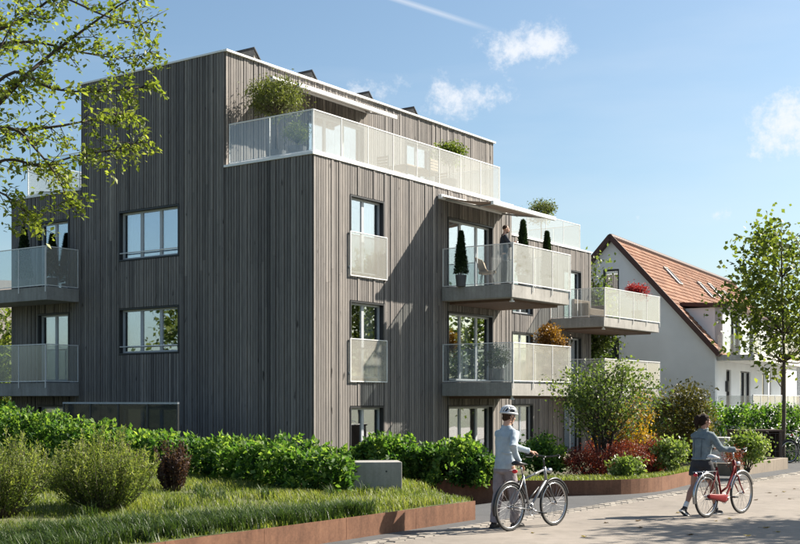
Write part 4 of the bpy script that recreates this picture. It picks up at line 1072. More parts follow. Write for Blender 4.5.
p = gnd(757, 472, .2); shrub('hydrangea', 'pale green shrub growing in the low concrete planter', (p.x, p.y + .75, .2), (.52, .42, .90), 42, 46, .2, .10, 'leaf_pale', 44, aspect=.7)
p = gnd(742, 474, .2); shrub('red_shrub', 'small wine-red shrub at the end of the low concrete planter', (p.x, p.y + .7, .2), (.26, .26, .55), 20, 40, .14, .05, 'leaf_red', 45, aspect=.35)
# ---- shrubs on the lawn: upright stems with narrow leaves
def willow(name, label, base, rad, h, ns, nl, mat, seed, lsize=.065, aspect=.26, spread=.55):
    rng = np.random.default_rng(seed); root = thing(name, label, 'shrub', base); tk = MB(); P = []; D = []; val = []
    for i in range(ns):
        an = rng.uniform(0, 2 * PI); k = math.sqrt(rng.uniform(0, 1)); L = h * (rng.uniform(.68, 1.0) if rng.uniform() < .7 else rng.uniform(1.0, 1.24)) * (1 - .28 * k)
        b0 = np.array([math.cos(an) * k * rad * .35, math.sin(an) * k * rad * .35, -.03]); e1 = np.array([math.cos(an) * k * rad * rng.uniform(.8, 1.1), math.sin(an) * k * rad * rng.uniform(.8, 1.1), L])
        pts = [b0 + (e1 - b0) * t + np.array([math.cos(an), math.sin(an), 0]) * k * rad * .22 * math.sin(PI * t * .8) for t in (0, .25, .5, .75, 1)]
        tk.tube([tuple(p) for p in pts], [.006, .005, .004, .003, .0015], 4)
        tt = rng.uniform(.12, 1.0, nl) ** .8; va = rng.uniform(.3, .7)
        for t in tt:
            j = min(3, int(t * 4)); f = t * 4 - j; P.append(pts[j] * (1 - f) + pts[j + 1] * f + rng.normal(size=3) * .012)
            dd = pts[j + 1] - pts[j]; dd = dd / np.linalg.norm(dd); D.append(dd * .8 + rng.normal(size=3) * .5); val.append(va * .55 + .42 * t)
    tag(tk.build('stems', 'bark', root, smooth=True), kind='stuff')
    tag(link(bpy.data.objects.new('foliage', leaf_mesh('leaves', np.array(P), lsize, mat, aspect, .2, np.array(val), rng, np.array(D))), root), kind='stuff')
    return root
willow('willow_shrub', 'feathery yellow-green willow shrub in the middle of the lawn', on_lawn(104, 511), .66, 1.04, 230, 80, 'leaf_willow', 51, .055)
willow('willow_shrub', 'feathery willow shrub cut by the left edge of the lawn', on_lawn(-4, 516), .62, 1.06, 200, 76, 'leaf_willow', 52, .055)
willow('willow_shrub', 'loose willow shrub growing behind the two larger ones', on_lawn(62, 492), .34, .62, 60, 44, 'leaf_willow', 53)
willow('purple_shrub', 'dark purple-leaved shrub in front of the long laurel hedge', on_lawn(173, 491), .27, .80, 80, 60, 'leaf_purple', 54, .05, .5)
willow('purple_shrub', 'thin purple sprig behind the middle willow shrub', on_lawn(131, 483), .14, .66, 22, 40, 'leaf_purple', 55, .045, .5)

# ---- grass
def blades(name, pts, h, w, mat, lean, rng, val, parent=None):
    n = len(pts); an = rng.uniform(0, 2 * PI, n); hh = h * rng.uniform(.55, 1.3, n)
    d = np.stack([np.cos(an), np.sin(an), np.zeros(n)], 1); s = np.stack([-np.sin(an), np.cos(an), np.zeros(n)], 1)
    ln = lean * rng.uniform(.3, 1.4, n)
    up = np.array([0, 0, 1.0]); ww = (w * rng.uniform(.7, 1.3, n))[:, None]
    m = pts + d * (hh * ln * .28)[:, None] + up * (hh * .6)[:, None]; t = pts + d * (hh * ln)[:, None] + up * (hh * (1.0 - .25 * ln))[:, None]
    V = np.stack([pts - s * ww / 2, pts + s * ww / 2, m - s * ww * .4, m + s * ww * .4, t], 1).reshape(-1, 3)
    i = np.arange(n)[:, None] * 5
    Fc = np.concatenate([i + np.array([[0, 1, 3]]), i + np.array([[0, 3, 2]]), i + np.array([[2, 3, 4]])], 1).reshape(-1, 3)
    return tag(link(bpy.data.objects.new(name, fast_mesh(name, V, Fc, np.repeat(np.clip(val, 0, 1), 3), mat)), parent), kind='stuff')
def lawn_pts(n, a0, a1, b0, b1, rng, fn=None):
    a = rng.uniform(a0, a1, n); b = rng.uniform(b0, b1, n)
    ok = np.array([aa < lawn_right(bb) - .03 for aa, bb in zip(a, b)]); a = a[ok]; b = b[ok]
    if fn is not None: k = fn(a, b, rng); a = a[k]; b = b[k]
    return a, b
rng = np.random.default_rng(77)
def visible(a, b, rng):
    X = ORG.x + DR.x * a + DL.x * b; Y = ORG.y + DR.y * a + DL.y * b
    u = 400 + FPX * X / Y; return (u > -60) & (Y > 9)
a, b = lawn_pts(230000, -21, -5.8, -9.69, 3.0, rng, lambda a, b, r: visible(a, b, r) & (r.uniform(0, 1, len(a)) < np.where(b < -4, 1, .35) * np.clip(.75 + .6 * np.sin(a * 2.7 + 1.3 * np.sin(b * 1.9)) * np.sin(b * 2.2 + a), .12, 1)))
pat = np.sin(a * 1.9 + np.sin(b * 2.3)) * .5 + np.sin(b * 3.1 + a * .7) * .5
pos = np.stack([ORG.x + DR.x * a + DL.x * b, ORG.y + DR.y * a + DL.y * b, np.array([lawn_z(x, y) for x, y in zip(a, b)]) - .005], 1)
g = blades('lawn_grass', pos, .105 * (1 + .5 * pat), .009, 'grass_blade', .7, rng, rng.beta(2, 2, len(a)) * .85 + .2 * pat + .06)
tag(g, 'sunlit uneven lawn grass inside the long steel planter', 'grass')
# darker, longer grass blades in tufts along the street side of the lawn
A_ = []; Bb = []
for i in range(352):
    ta = rng.uniform(-20, -10.2) if i < 330 else rng.uniform(-17, -8.0); lim = -9.6 + np.interp(ta, [-20, -14, -10.2], [2.0, 1.0, .25]); tb_ = rng.uniform(-9.62, lim) if i < 330 else rng.uniform(-9.2, -5.5); k = rng.integers(50, 90)
    A_.append(ta + rng.normal(size=k) * .055); Bb.append(tb_ + rng.normal(size=k) * .055)
a = np.concatenate(A_); b = np.concatenate(Bb); k = (b > -9.7) & visible(a, b, rng); a = a[k]; b = b[k]
pos = np.stack([ORG.x + DR.x * a + DL.x * b, ORG.y + DR.y * a + DL.y * b, np.array([lawn_z(x, y) for x, y in zip(a, b)]) - .005], 1)
tag(blades('tussocks', pos, .23, .0095, 'tussock_blade', .8, rng, rng.beta(2, 2.6, len(a))), 'dark arching tussocks along the street edge of the lawn', 'grass')
# grass in the entrance bed
q = []
for i in range(26000):
    k = rng.integers(len(bed_s) - 1); t = rng.uniform(); p = bed_s[k].lerp(bed_s[k + 1], t); d_ = rng.uniform(.03, 1) ** 1.3
    q.append((p.x + .18 * d_ * 5.5, p.y + .02 + d_ * 5.5, .24 - .42 * d_ * d_ - .01))
q = np.array(q); tag(blades('bed_grass', q, .12, .010, 'grass_blade', .6, rng, rng.beta(2, 2, len(q))), 'short grass growing in the curved entrance bed', 'grass')

# ---- overhanging tree at the left: limbs reach into the picture from a trunk outside it
def limb_tree():
    rng = np.random.default_rng(91); D0 = 13.2
    base = Vector(((-120 - 400) / FPX * D0, D0, 0)); base.z = lawn_z(*AB(base)) - .05
    root = thing('overhanging_tree', 'young-leaved tree reaching its branches over the dark left front of the building', 'tree', base)
    def px(u, v, Y): return Vector(((u - 400) / FPX * Y, Y, CAMH + (HOR - v) / FPX * Y)) - base
    tk = MB(); tr = [Vector((0, 0, -.1)), px(-118, 330, D0 + .05), px(-112, 200, D0 + .1), px(-100, 80, D0), px(-85, -60, D0), px(-70, -170, D0 + .2)]
    tk.tube(tr, [.19, .15, .12, .10, .075, .04], 10)
    limbs = [([(-112, 190), (-40, 140), (5, 97), (30, 72), (62, 46), (112, 10), (150, -12)], 0, .040), ([(-108, 150), (-30, 128), (20, 130), (60, 126), (100, 118), (128, 112)], .5, .030),
             ([(-110, 170), (-40, 140), (10, 128), (38, 152), (58, 178), (70, 205)], -.5, .026), ([(-100, 60), (-30, 40), (20, 20), (60, -8), (90, -30)], .3, .032),
             ([(-106, 120), (-30, 100), (15, 72), (50, 88), (95, 92), (140, 88)], -.8, .026), ([(-115, 230), (-50, 205), (-10, 190), (18, 205), (34, 224)], .2, .022),
             ([(-100, 90), (-20, 50), (30, 42), (80, 52), (120, 58), (150, 52)], .9, .024), ([(-112, 200), (-40, 180), (5, 160), (40, 165), (80, 155), (112, 150), (140, 142)], .4, .024),
             ([(-95, 20), (-20, 0), (40, -10), (110, 18), (145, 22)], -.4, .024), ([(-114, 215), (-60, 180), (-20, 120), (-5, 60), (20, 10)], -1.0, .03)]
    P = []; val = []; dirs = []
    for pts, dy, r in limbs:
        n = len(pts); Q = [px(u, v, D0 + dy * (i / (n - 1)) + .25 * math.sin(i * 1.7)) for i, (u, v) in enumerate(pts)]
        Q = smooth_pts(Q, 4); m = len(Q); tk.tube(Q, [r * (1 - .88 * i / (m - 1)) for i in range(m)], 7)
        for i in range(3, m):
            if Q[i].x + base.x < (-45 - 400) / FPX * D0: continue
            t = i / (m - 1)
            for k in range(2 if t < .9 else 3):
                dirn = Vector((rng.normal() * .5 + .45, rng.normal() * .55, rng.normal() * .45 - .05)); dirn.normalize(); L = rng.uniform(.16, .46) * (1.1 - .4 * t)
                s0 = Q[i]; e0 = s0 + dirn * L + Vector((0, 0, -.10 * L)); md = s0.lerp(e0, .5) + Vector(rng.normal(size=3)) * .03
                tk.tube([s0, md, e0], [.006, .004, .002], 4)
                nl = int(rng.uniform(9, 19) * L / .3) + 4; va = rng.uniform(.3, .75)
                for j in range(nl):
                    f = rng.uniform(.15, 1.05); c = s0.lerp(md, f * 2) if f < .5 else md.lerp(e0, f * 2 - 1)
                    P.append(c + Vector(rng.normal(size=3)) * .035); val.append(va); dirs.append(dirn * .4 + Vector((rng.normal() * .7, rng.normal() * .7, -.25 + rng.normal() * .4)))
    tk.build('trunk', 'dark_bark', root, smooth=True)
    tag(link(bpy.data.objects.new('crown', leaf_mesh('leaves', np.array([tuple(p) for p in P]), .072, 'leaf_young', .62, .55, np.array(val), rng, np.array([tuple(p) for p in dirs]))), root), kind='stuff')
limb_tree()

# ============================================================ potted plants on balconies and terraces
def pot(root, r, h, tap=.8):
    m = MB(); m.tube([(0, 0, 0), (0, 0, h * .5), (0, 0, h), (0, 0, h), (0, 0, h - .04)], [r * tap, r * (1 + tap) / 2, r, r * .88, r * .86], 16); m.build('pot', 'pot', root, smooth=False)
def conifer(label, loc, h, r, seed, pr=.17, ph=.34):
    rng = np.random.default_rng(seed); root = thing('potted_conifer', label, 'potted plant', loc, 0, None); pot(root, pr, ph)
    MB().tube([(0, 0, ph - .06), (0, 0, h * .9)], [.02, .006], 6).build('trunk', 'dark_bark', root, smooth=True)
    n = 6500; t = rng.uniform(0, 1, n) ** .85; an = rng.uniform(0, 2 * PI, n); rr = r * (1 - t) ** .75 * rng.uniform(.55, 1.08, n) * (1 + .12 * np.sin(an * 3 + t * 9)) + .015
    P = np.stack([np.cos(an) * rr, np.sin(an) * rr, ph + .02 + t * (h - ph)], 1); dirs = np.stack([np.cos(an) * .5, np.sin(an) * .5, np.full(n, .8)], 1)
    tag(link(bpy.data.objects.new('foliage', leaf_mesh('needles', P, .075, 'leaf_conifer', .32, .2, None, rng, dirs)), root), kind='stuff')
def potted(name, label, loc, ph, pr, c, r, nclump, per, cr, size, mat, seed, tr=.02, aspect=.5):
    rng = np.random.default_rng(seed); root = thing(name, label, 'potted plant', loc); pot(root, pr, ph)
    P, cs, va = clump_crown(c, r, nclump, per, cr, rng); tk = MB(); fork = Vector((c[0] * .5, c[1] * .5, max(ph + .05, c[2] - r[2] * .8)))
    tk.tube([(0, 0, ph - .06), tuple(Vector((.02, 0, (ph + fork.z) / 2))), tuple(fork)], [tr, tr * .85, tr * .7], 7)
    for q in cs: branch(tk, fork, q, tr * .5, .003, .0, 4, 5, rng)
    tk.build('trunk', 'bark', root, smooth=True)
    tag(link(bpy.data.objects.new('foliage', leaf_mesh('leaves', P, size, mat, aspect, .3, va, rng)), root), kind='stuff')
def wb(u, a=None, b=None, z=0):
    if b is None: b = b_on(u, a)
    else: a = a_on(u, b)
    return W(a, b, z)
potted('potted_olive', 'round-headed olive tree in a dark pot on the roof terrace corner', wb(276, a=.9, z=Z3), .42, .28, (0, 0, 1.92), (.82, .78, .60), 80, 85, .30, .085, 'leaf_olive', 61, .035, .35)
potted('potted_shrub', 'small round shrub in a dark pot beside the olive tree on the roof terrace', wb(297, a=.62, z=Z3), .36, .26, (0, 0, .72), (.36, .34, .32), 26, 60, .2, .06, 'leaf_olive', 62, .02, .4)
potted('potted_shrub', 'bright green shrub at the far end of the roof terrace railing', wb(449, b=.7, z=Z3), .5, .26, (0, 0, 1.28), (.52, .4, .36), 30, 70, .26, .10, 'leaf_tree', 63, .02)
potted('potted_tree', 'bushy olive-green tree in a pot on the lower wing terrace', wb(541, b=5.4, z=Z3 + .03), .5, .3, (0, 0, 1.78), (.66, .6, .5), 50, 60, .3, .09, 'leaf_olive', 64, .03)
conifer('slim dark conifer in a pot by the upper balcony corner behind the standing man', wb(523, b=-2.2, z=Z2 - .02), 1.95, .20, 71)
conifer('shorter dark conifer in a pot along the upper balcony front rail', wb(547, b=-2.2, z=Z2 - .02), 1.78, .17, 72)
conifer('dark conifer in a pot behind the side glass of the upper balcony', wb(461, b=-.75, z=Z2 - .02), 1.6, .18, 73)
potted('potted_shrub', 'copper-orange leaved shrub in a pot on the middle balcony', wb(551, b=-1.95, z=Z1 - .02), .55, .28, (0, 0, 1.42), (.52, .5, .44), 46, 70, .24, .075, 'leaf_orange', 65, .025, .6)
potted('potted_shrub', 'added dark potted shrub standing in for a dark reflection in the middle balcony side glass', wb(497, b=-1.6, z=Z1 - .02), .42, .24, (0, 0, .78), (.36, .34, .36), 26, 60, .2, .07, 'leaf_conifer', 66, .02)  # shrub added in place of dark shapes mirrored by the side glass
potted('potted_shrub', 'crimson maple shrub in a pot on the wing balcony', wb(637, b=1.7, z=Z2 - .02), .5, .25, (0, 0, 1.34), (.48, .42, .36), 40, 75, .22, .085, 'leaf_crimson', 67, .02, .5)
conifer('dark conifer in a pot on the upper left balcony', W(-.7, b_on(24, -.7), Z2 - .02), 1.9, .24, 74)
conifer('tall dark conifer in a pot beside the upper left balcony door', W(-.55, b_on(52, -.55), Z2 - .02), 1.62, .20, 75)

# ============================================================ balcony furniture
def chair(label, loc, rz):
    r = thing('lounge_chair', label, 'chair', loc, rz)
    m = MB(); m.tube([(-.24, 0, .42), (-.1, 0, .40), (.12, 0, .42), (.26, 0, .45)], [.24, .27, .27, .22], 14, .5, .16, (0, 1, 0)); m.build('seat', 'cane', r, smooth=True)
    m = MB(); V = []; n = 9
    for i in range(n):
        t = -1 + 2 * i / (n - 1)
        for (h, k) in ((.42, .22), (.66, .30), (.88, .33)): V.append((-.22 - (h - .42) * .35 + .26 * t * t, t * k, h - .14 * t * t * (h > .5)))
    Fc = [(i * 3 + j, (i + 1) * 3 + j, (i + 1) * 3 + j + 1, i * 3 + j + 1) for i in range(n - 1) for j in range(2)]
    m.add(V, Fc); bk = m.build('backrest', 'cane', r, smooth=True); q = bk.modifiers.new('solid', 'SOLIDIFY'); q.thickness = .03
    for x in (-.2, .22):
        for y in (-.2, .2): MB().tube([(x * .7, y * .8, .40), (x, y * 1.15, 0)], [.013, .010], 7).build('leg', 'dark_frame', r, smooth=True)
chair('cane lounge chair on the upper balcony beside the standing man', W(a_on(487, -1.35), -1.35, Z2 - .02), ROTZ - 1.1)
k = thing('wicker_bench', 'brown wicker bench behind the side glass of the wing balcony', 'bench', W(21.0, 2.5, Z2 - .02), ROTZ)
bevel(MB().box(-.6, .9, -.35, .35, .12, .42).build('seat', 'wicker', k), .03); bevel(MB().box(-.6, .9, .36, .5, .0, .82).build('backrest', 'wicker', k), .03)
for x in (-.72, .905): bevel(MB().box(x, x + .12, -.35, .35, .0, .62).build('armrest', 'wicker', k), .03)
# table set on the roof terrace, seen dimly through the railing glass
def terrace_table(loc):
    r = thing('terrace_table', 'low dining table standing on the roof terrace', 'table', loc, ROTZ)
    bevel(MB().box(-.9, .9, -.4, .4, .70, .74).build('tabletop', 'cane', r), .008)
    for x in (-.8, .8):
        for y in (-.32, .32): MB().box(x - .025, x + .025, y - .025, y + .025, 0, .70).build('leg', 'dark_frame', r)
terrace_table(W(6.6, 1.4, Z3))
def slat_chair(label, loc, rz):
    r = thing('terrace_chair', label, 'chair', loc, rz)
    bevel(MB().box(-.22, .22, -.22, .22, .42, .46).build('seat', 'cane', r), .01)
    for i in range(4): MB().box(-.24, -.215, -.2, .2, .55 + i * .09, .61 + i * .09).build('slat', 'cane', r)
    for x in (-.22, .2):
        for y in (-.22, .2): MB().box(x, x + .025, y, y + .025, 0, .9 if x < 0 else .42).build('leg', 'dark_frame', r)
for i, (a, b, rz, lb) in enumerate(((5.2, 1.4, 0, 'slatted chair at the near end of the roof terrace table'), (6.3, .65, PI / 2, 'slatted chair on the railing side of the roof terrace table'), (7.1, 2.15, -PI / 2, 'slatted chair on the wall side of the roof terrace table'), (8.0, 1.4, PI, 'slatted chair at the far end of the roof terrace table'))):
    slat_chair(lb, W(a, b, Z3), ROTZ + rz)

# ============================================================ bicycles
def wheel(root, c, R, rim_m='chrome', name='wheel', steer=None):
    w = MB().torus((0, 0, 0), R - .017, .019, 56, 10).build(name, 'rubber', root, smooth=True)
    w.location = c
    MB().torus((0, 0, 0), R - .044, .013, 56, 8, flat=1.1).build('rim', rim_m, w, smooth=True)
    s = MB()
    for i in range(28):
        an = 2 * PI * i / 28; hb = .022 * (1 if i % 2 else -1); h0 = Vector((math.cos(an + .6 * (1 if i % 4 < 2 else -1)) * .03, hb, math.sin(an + .6 * (1 if i % 4 < 2 else -1)) * .03))
        s.tube([h0, (math.cos(an) * (R - .05), 0, math.sin(an) * (R - .05))], .0017, 4)
    tag(s.build('spokes', 'spoke_steel', w), kind='stuff')
    h = MB().tube([(0, -.05, 0), (0, -.03, 0), (0, .03, 0), (0, .05, 0)], [.012, .024, .024, .012], 12); h.build('hub', 'chrome', w, smooth=True)
    return w
def bicycle(label, loc, rz, kind, steer=0.0, group=None):
    r = thing('bicycle', label, 'bicycle', loc, rz, group)
    R = .345; rh = Vector((0, 0, R)); fh = Vector((1.06, 0, R)); bb = Vector((.45, 0, .29))
    fp = 'silver_paint' if kind == 'silver' else ('red_paint' if kind == 'red' else 'black_paint')
    fork_m = 'black_paint' if kind == 'silver' else fp
    wheel(r, rh, R)
    ht0 = Vector((.87, 0, .66)); ht1 = Vector((.82, 0, .90))
    st = Vector((.30, 0, .80))
    f = MB(); tr = .017
    if kind == 'silver':
        f.tube([bb, st], tr, 10); f.tube([Vector((.315, 0, .74)), Vector((.825, 0, .86))], tr, 10); f.tube([bb, Vector((.86, 0, .70))], .02, 10)
    else:
        f.tube([bb, st], tr, 10); f.tube([bb + Vector((-.03, 0, .10)), Vector((.62, 0, .46)), Vector((.80, 0, .72)), Vector((.835, 0, .82))], [.018] * 4, 10); f.tube([bb, Vector((.62, 0, .36)), Vector((.82, 0, .60)), Vector((.865, 0, .69))], [.02] * 4, 10)
    f.tube([ht0, ht1], .023, 10)
    for y in (-.055, .055):
        f.tube([bb + Vector((0, y * .5, 0)), rh + Vector((0, y, 0))], .010, 8); f.tube([st + Vector((0, y * .3, -.04)), rh + Vector((0, y, 0))], .009, 8)
    f.tube([bb + Vector((0, -.035, 0)), bb + Vector((0, .035, 0))], .026, 12)
    f.build('frame', fp, r, smooth=True)
    # steering group
    s = MB()
    for y in (-.05, .05): s.tube([ht0 + Vector((0, y, -.02)), Vector((.93, y, .50)), fh + Vector((0, y, 0))], [.014, .012, .009], 8)
    s.tube([ht0 + Vector((0, -.05, -.02)), ht0 + Vector((0, .05, -.02))], .014, 8)
    fk = s.build('fork', fork_m, r, smooth=True)
    wheel(r, fh, R)
    hb = MB(); top = ht1 + Vector((-.025, 0, .13)); hb.tube([ht1, top], .013, 8)
    hb.tube([top, top + Vector((.07, 0, .02))], .013, 8); c = top + Vector((.07, 0, .02))
    if kind == 'silver':
        for sg in (-1, 1): hb.tube([c, c + Vector((.01, sg * .12, .01)), c + Vector((-.03, sg * .24, .03)), c + Vector((-.10, sg * .31, .03))], .011, 8)
        grips = [(c + Vector((-.035, sg * .245, .03)), c + Vector((-.11, sg * .315, .03))) for sg in (-1, 1)]
    else:
        for sg in (-1, 1): hb.tube([c, c + Vector((.03, sg * .10, .03)), c + Vector((-.02, sg * .22, .06)), c + Vector((-.16, sg * .27, .05)), c + Vector((-.26, sg * .28, .04))], .011, 8)
        grips = [(c + Vector((-.15, sg * .27, .05)), c + Vector((-.27, sg * .282, .04))) for sg in (-1, 1)]
    hbo = hb.build('handlebar', 'chrome' if kind != 'silver' else 'black_paint', r, smooth=True)
    for p, q in grips: MB().tube([p, q], .018, 10).build('grip', 'rubber', hbo, smooth=True)
    for p, q in grips: MB().tube([p + Vector((.05, 0, -.015)), p + Vector((.02, 0, -.045)), q + Vector((.02, 0, -.04))], .006, 6).build('brake_lever', 'chrome', hbo, smooth=True)
    hl = MB().tube([ht1 + Vector((.07, 0, -.06)), ht1 + Vector((.10, 0, -.06)), ht1 + Vector((.15, 0, -.06))], [.02, .035, .04], 12); hl.build('headlamp', 'chrome', r, smooth=True)
    # saddle
    sp = MB().tube([st, st + Vector((-.045, 0, .13))], .013, 10); sp.build('seat_post', 'chrome', r, smooth=True)
    c = st + Vector((-.05, 0, .155))
    s = MB(); s.tube([c + Vector((-.15, 0, .02)), c + Vector((-.10, 0, .025)), c + Vector((.0, 0, .01)), c + Vector((.10, 0, .005)), c + Vector((.15, 0, -.005))], [.055, .085, .06, .028, .015], 14, .5, .45, (0, 1, 0)); s.build('saddle', 'white_plastic' if kind == 'red' else 'black_paint', r, smooth=True)
    # mudguards
    mg = MB(); mg.torus(rh, R + .022, .020, 28, 6, a0=math.radians(28), a1=math.radians(196), flat=1.2); mg.build('mudguard', 'chrome' if kind == 'red' else 'black_paint', r, smooth=True)
    mg = MB(); mg.torus(fh, R + .022, .020, 24, 6, a0=math.radians(20), a1=math.radians(165), flat=1.2)
    if kind == 'red': mg.build('mudguard', 'chrome', r, smooth=True)
    else: mg.build('mudguard', 'black_paint', r, smooth=True)
    # drive
    cr = MB(); cr.torus(bb + Vector((0, -.05, 0)), .088, .007, 30, 6, flat=.5)
    for i in range(5): an = 2 * PI * i / 5; cr.tube([bb + Vector((0, -.05, 0)), bb + Vector((math.cos(an) * .085, -.05, math.sin(an) * .085))], .006, 5)
    cr.build('chainring', 'chrome', r, smooth=True)
    ca = -.35 if kind != 'red' else .1
    for sg, an in ((-1, ca), (1, ca + PI)):
        e_ = bb + Vector((math.cos(an) * .17, sg * .075, math.sin(an) * .17)); k = MB().tube([bb + Vector((0, sg * .06, 0)), e_], [.012, .010], 8); ko = k.build('crank', 'chrome', r, smooth=True)
        bevel(MB().box(e_.x - .05, e_.x + .05, e_.y + sg * .055 - .045, e_.y + sg * .055 + .045, e_.z - .012, e_.z + .012).build('pedal', 'black_paint', ko), .005)
    if kind == 'red':
        cc = MB(); pts = [bb + Vector((.10, -.055, 0)), bb + Vector((0, -.055, 0)), bb.lerp(rh, .5) + Vector((0, -.055, .0)), rh + Vector((.02, -.055, 0)), rh + Vector((-.06, -.055, 0))]
        cc.tube(pts, [.045, .075, .05, .045, .02], 16, .5, .3, (0, 0, 1)); cc.build('chain_case', 'red_paint', r, smooth=True)
        cr = MB()
        for y in (-.06, .06): cr.tube([(-.30, y, .745), (.20, y, .745)], .006, 6); cr.tube([(-.22, y, .745), (0, y, R)], .005, 6)
        for x in (-.29, -.17, -.05, .08, .19): cr.tube([(x, -.06, .745), (x, .06, .745)], .005, 6)
        cr.build('luggage_rack', 'chrome', r, smooth=True)
        MB().ell((-.32, 0, .70), (.018, .04, .025)).build('rear_light', 'red_lens', r, smooth=True)
    else:
        ch = MB(); ch.tube([bb + Vector((0, -.05, .088)), rh + Vector((0, -.045, .035))], .004, 5); ch.tube([bb + Vector((0, -.05, -.088)), rh + Vector((0, -.045, -.035))], .004, 5); ch.torus(rh + Vector((0, -.045, 0)), .036, .006, 16, 5); ch.build('chain', 'black_paint', r)
        MB().ell(st + Vector((-.19, 0, .06)), (.025, .05, .03)).build('rear_light', 'red_lens', r, smooth=True)
        if kind == 'silver':
            pm = MB().tube([Vector((.40, .03, .37)), Vector((.72, .03, .60))], .012, 8); pm.build('pump', 'black_paint', r, smooth=True)
    ks = MB().tube([bb + Vector((-.05, .04, -.02)), bb + Vector((-.22, .14, -.25))], [.008, .006], 6); ks.build('kickstand', 'black_paint', r, smooth=True)
    return r
MB_LOC = gnd(510, 531); MB_RZ = math.radians(46)
bicycle('silver city bicycle with black mudguards pushed by the man in the helmet', MB_LOC, MB_RZ, 'silver')
WB_LOC = gnd(706.5, 517.5); WB_RZ = math.radians(43)
bicycle('red step-through bicycle with white saddle pushed by the woman in denim', WB_LOC, WB_RZ, 'red')
pk = Vector(((789 - 400) / FPX * 36.0, 36.0, -.02)); bicycle('dark parked bicycle standing beside the brown bin enclosure', pk, math.radians(20), 'black')
k = thing('bike_stand', 'grey metal bicycle stand hoops behind the dark parked bicycle', 'bike stand', pk + Vector((-.05, .55, -.05)), math.radians(4))
for i in range(3): MB().tube([(i * .55, 0, 0), (i * .55, 0, .8), (i * .55 + .1, 0, .9), (i * .55 + .35, 0, .9), (i * .55 + .45, 0, .8), (i * .55 + .45, 0, 0)], .02, 8).build('hoop', 'grey_frame', k, smooth=True)

# ============================================================ people
fold_tex = bpy.data.textures.new('cloth_folds', 'STUCCI'); fold_tex.noise_scale = .085; fold_tex.turbulence = 6
def fleshed(mb, name, mat, parent, voxel=.007, smooth=5, fac=.5, folds=0.0):
    o = mb.build(name, mat, parent, smooth=True)
    r = o.modifiers.new('remesh', 'REMESH'); r.mode = 'VOXEL'; r.voxel_size = voxel; r.use_smooth_shade = True
    s = o.modifiers.new('smooth', 'SMOOTH'); s.factor = fac; s.iterations = smooth
    if folds:
        d = o.modifiers.new('folds', 'DISPLACE'); d.texture = fold_tex; d.strength = folds; d.mid_level = .5; d.texture_coords = 'LOCAL'
    return o
def hand(mb, wrist, fwd, palm_n, curl=.9, size=1.0, thumb_side=1):
    """palm plus four fingers of unequal length with knuckle bends and a thumb leaving the side of the palm"""
    f = Vector(fwd).normalized(); n = Vector(palm_n); n = (n - f * n.dot(f)).normalized(); s = f.cross(n).normalized() * thumb_side   # s points to the thumb side
    w = Vector(wrist); L = .095 * size
    mb.tube([w - f * .02, w + f * .03 * size, w + f * .07 * size, w + f * L], [.026 * size, .036 * size, .041 * size, .037 * size], 12, .5, .42, s)
    for i, (off, ln) in enumerate(((.028, .072), (.0095, .080), (-.0095, .075), (-.027, .060))):
        p = w + f * (L - .012) + s * off * size; d = f; pts = [p]; 
        for sg, kk in ((.45, .25), (.32, .55), (.25, .55)):
            an = curl * kk; ax = d
            d = (d * math.cos(an) + n * math.sin(an)).normalized(); n2 = n
            p = p + d * ln * sg * 1.15 * size; pts.append(p)
            n_loc = (n - d * n.dot(d)); n = n_loc.normalized() if n_loc.length > .05 else (n * .1 - f).normalized()
        mb.tube(pts, [.0098 * size, .0092 * size, .0085 * size, .007 * size], 8)
        n = Vector(palm_n); n = (n - f * n.dot(f)).normalized()
    p = w + f * .022 * size + s * .026 * size; q = p + (f * .55 + s * .55 + n * .35).normalized() * .042 * size; e_ = q + (f * .8 + s * .05 + n * .6).normalized() * .034 * size
    mb.tube([p, q, e_], [.0145 * size, .0115 * size, .008 * size], 8)
def head(root, c, yaw, pitch, skin, hair, male, H=.235, vox=.0055):
    """c: centre of the skull; +x is the way the face looks before yaw"""
    M = Matrix.Rotation(yaw, 3, 'Z') @ Matrix.Rotation(pitch, 3, 'Y'); k = H / .235
    T = lambda x, y, z: Vector(c) + M @ Vector((x * k, y * k, z * k))
    b = MB()
    b.ell(T(-.008, 0, .030), (.096 * k, .076 * k, .090 * k), M); b.ell(T(.025, 0, -.032), (.068 * k, .062 * k, .080 * k), M); b.ell(T(.052, 0, -.083), (.036 * k, .038 * k, .028 * k), M)
    b.ell(T(.082, 0, .022), (.016 * k, .050 * k, .012 * k), M)                         # brow
    b.tube([T(.088, 0, .018), T(.104, 0, -.008), T(.114, 0, -.022)], [.008 * k, .011 * k, .0145 * k], 8); b.ell(T(.098, 0, -.026), (.014 * k, .019 * k, .010 * k), M)
    b.ell(T(.084, 0, -.052), (.015 * k, .025 * k, .012 * k), M)
    for sg in (-1, 1):
        b.ell(T(-.004, sg * .077, -.005), (.020 * k, .010 * k, .033 * k), M); b.ell(T(.062, sg * .040, -.018), (.024 * k, .022 * k, .022 * k), M)
    e_ = MB(); pu = MB()
    for sg in (-1, 1): e_.ell(T(.079, sg * .032, .004), (.012 * k, .015 * k, .008 * k), M, 10, 7); pu.ell(T(.0895, sg * .033, .004), (.004 * k, .006 * k, .006 * k), M, 8, 6)
    li = MB().tube([T(.092, -.024, -.054), T(.1, -.01, -.0525), T(.1, .01, -.0525), T(.092, .024, -.054)], [.003 * k, .0065 * k, .0065 * k, .003 * k], 8)
    return b, e_, pu, li, T, M
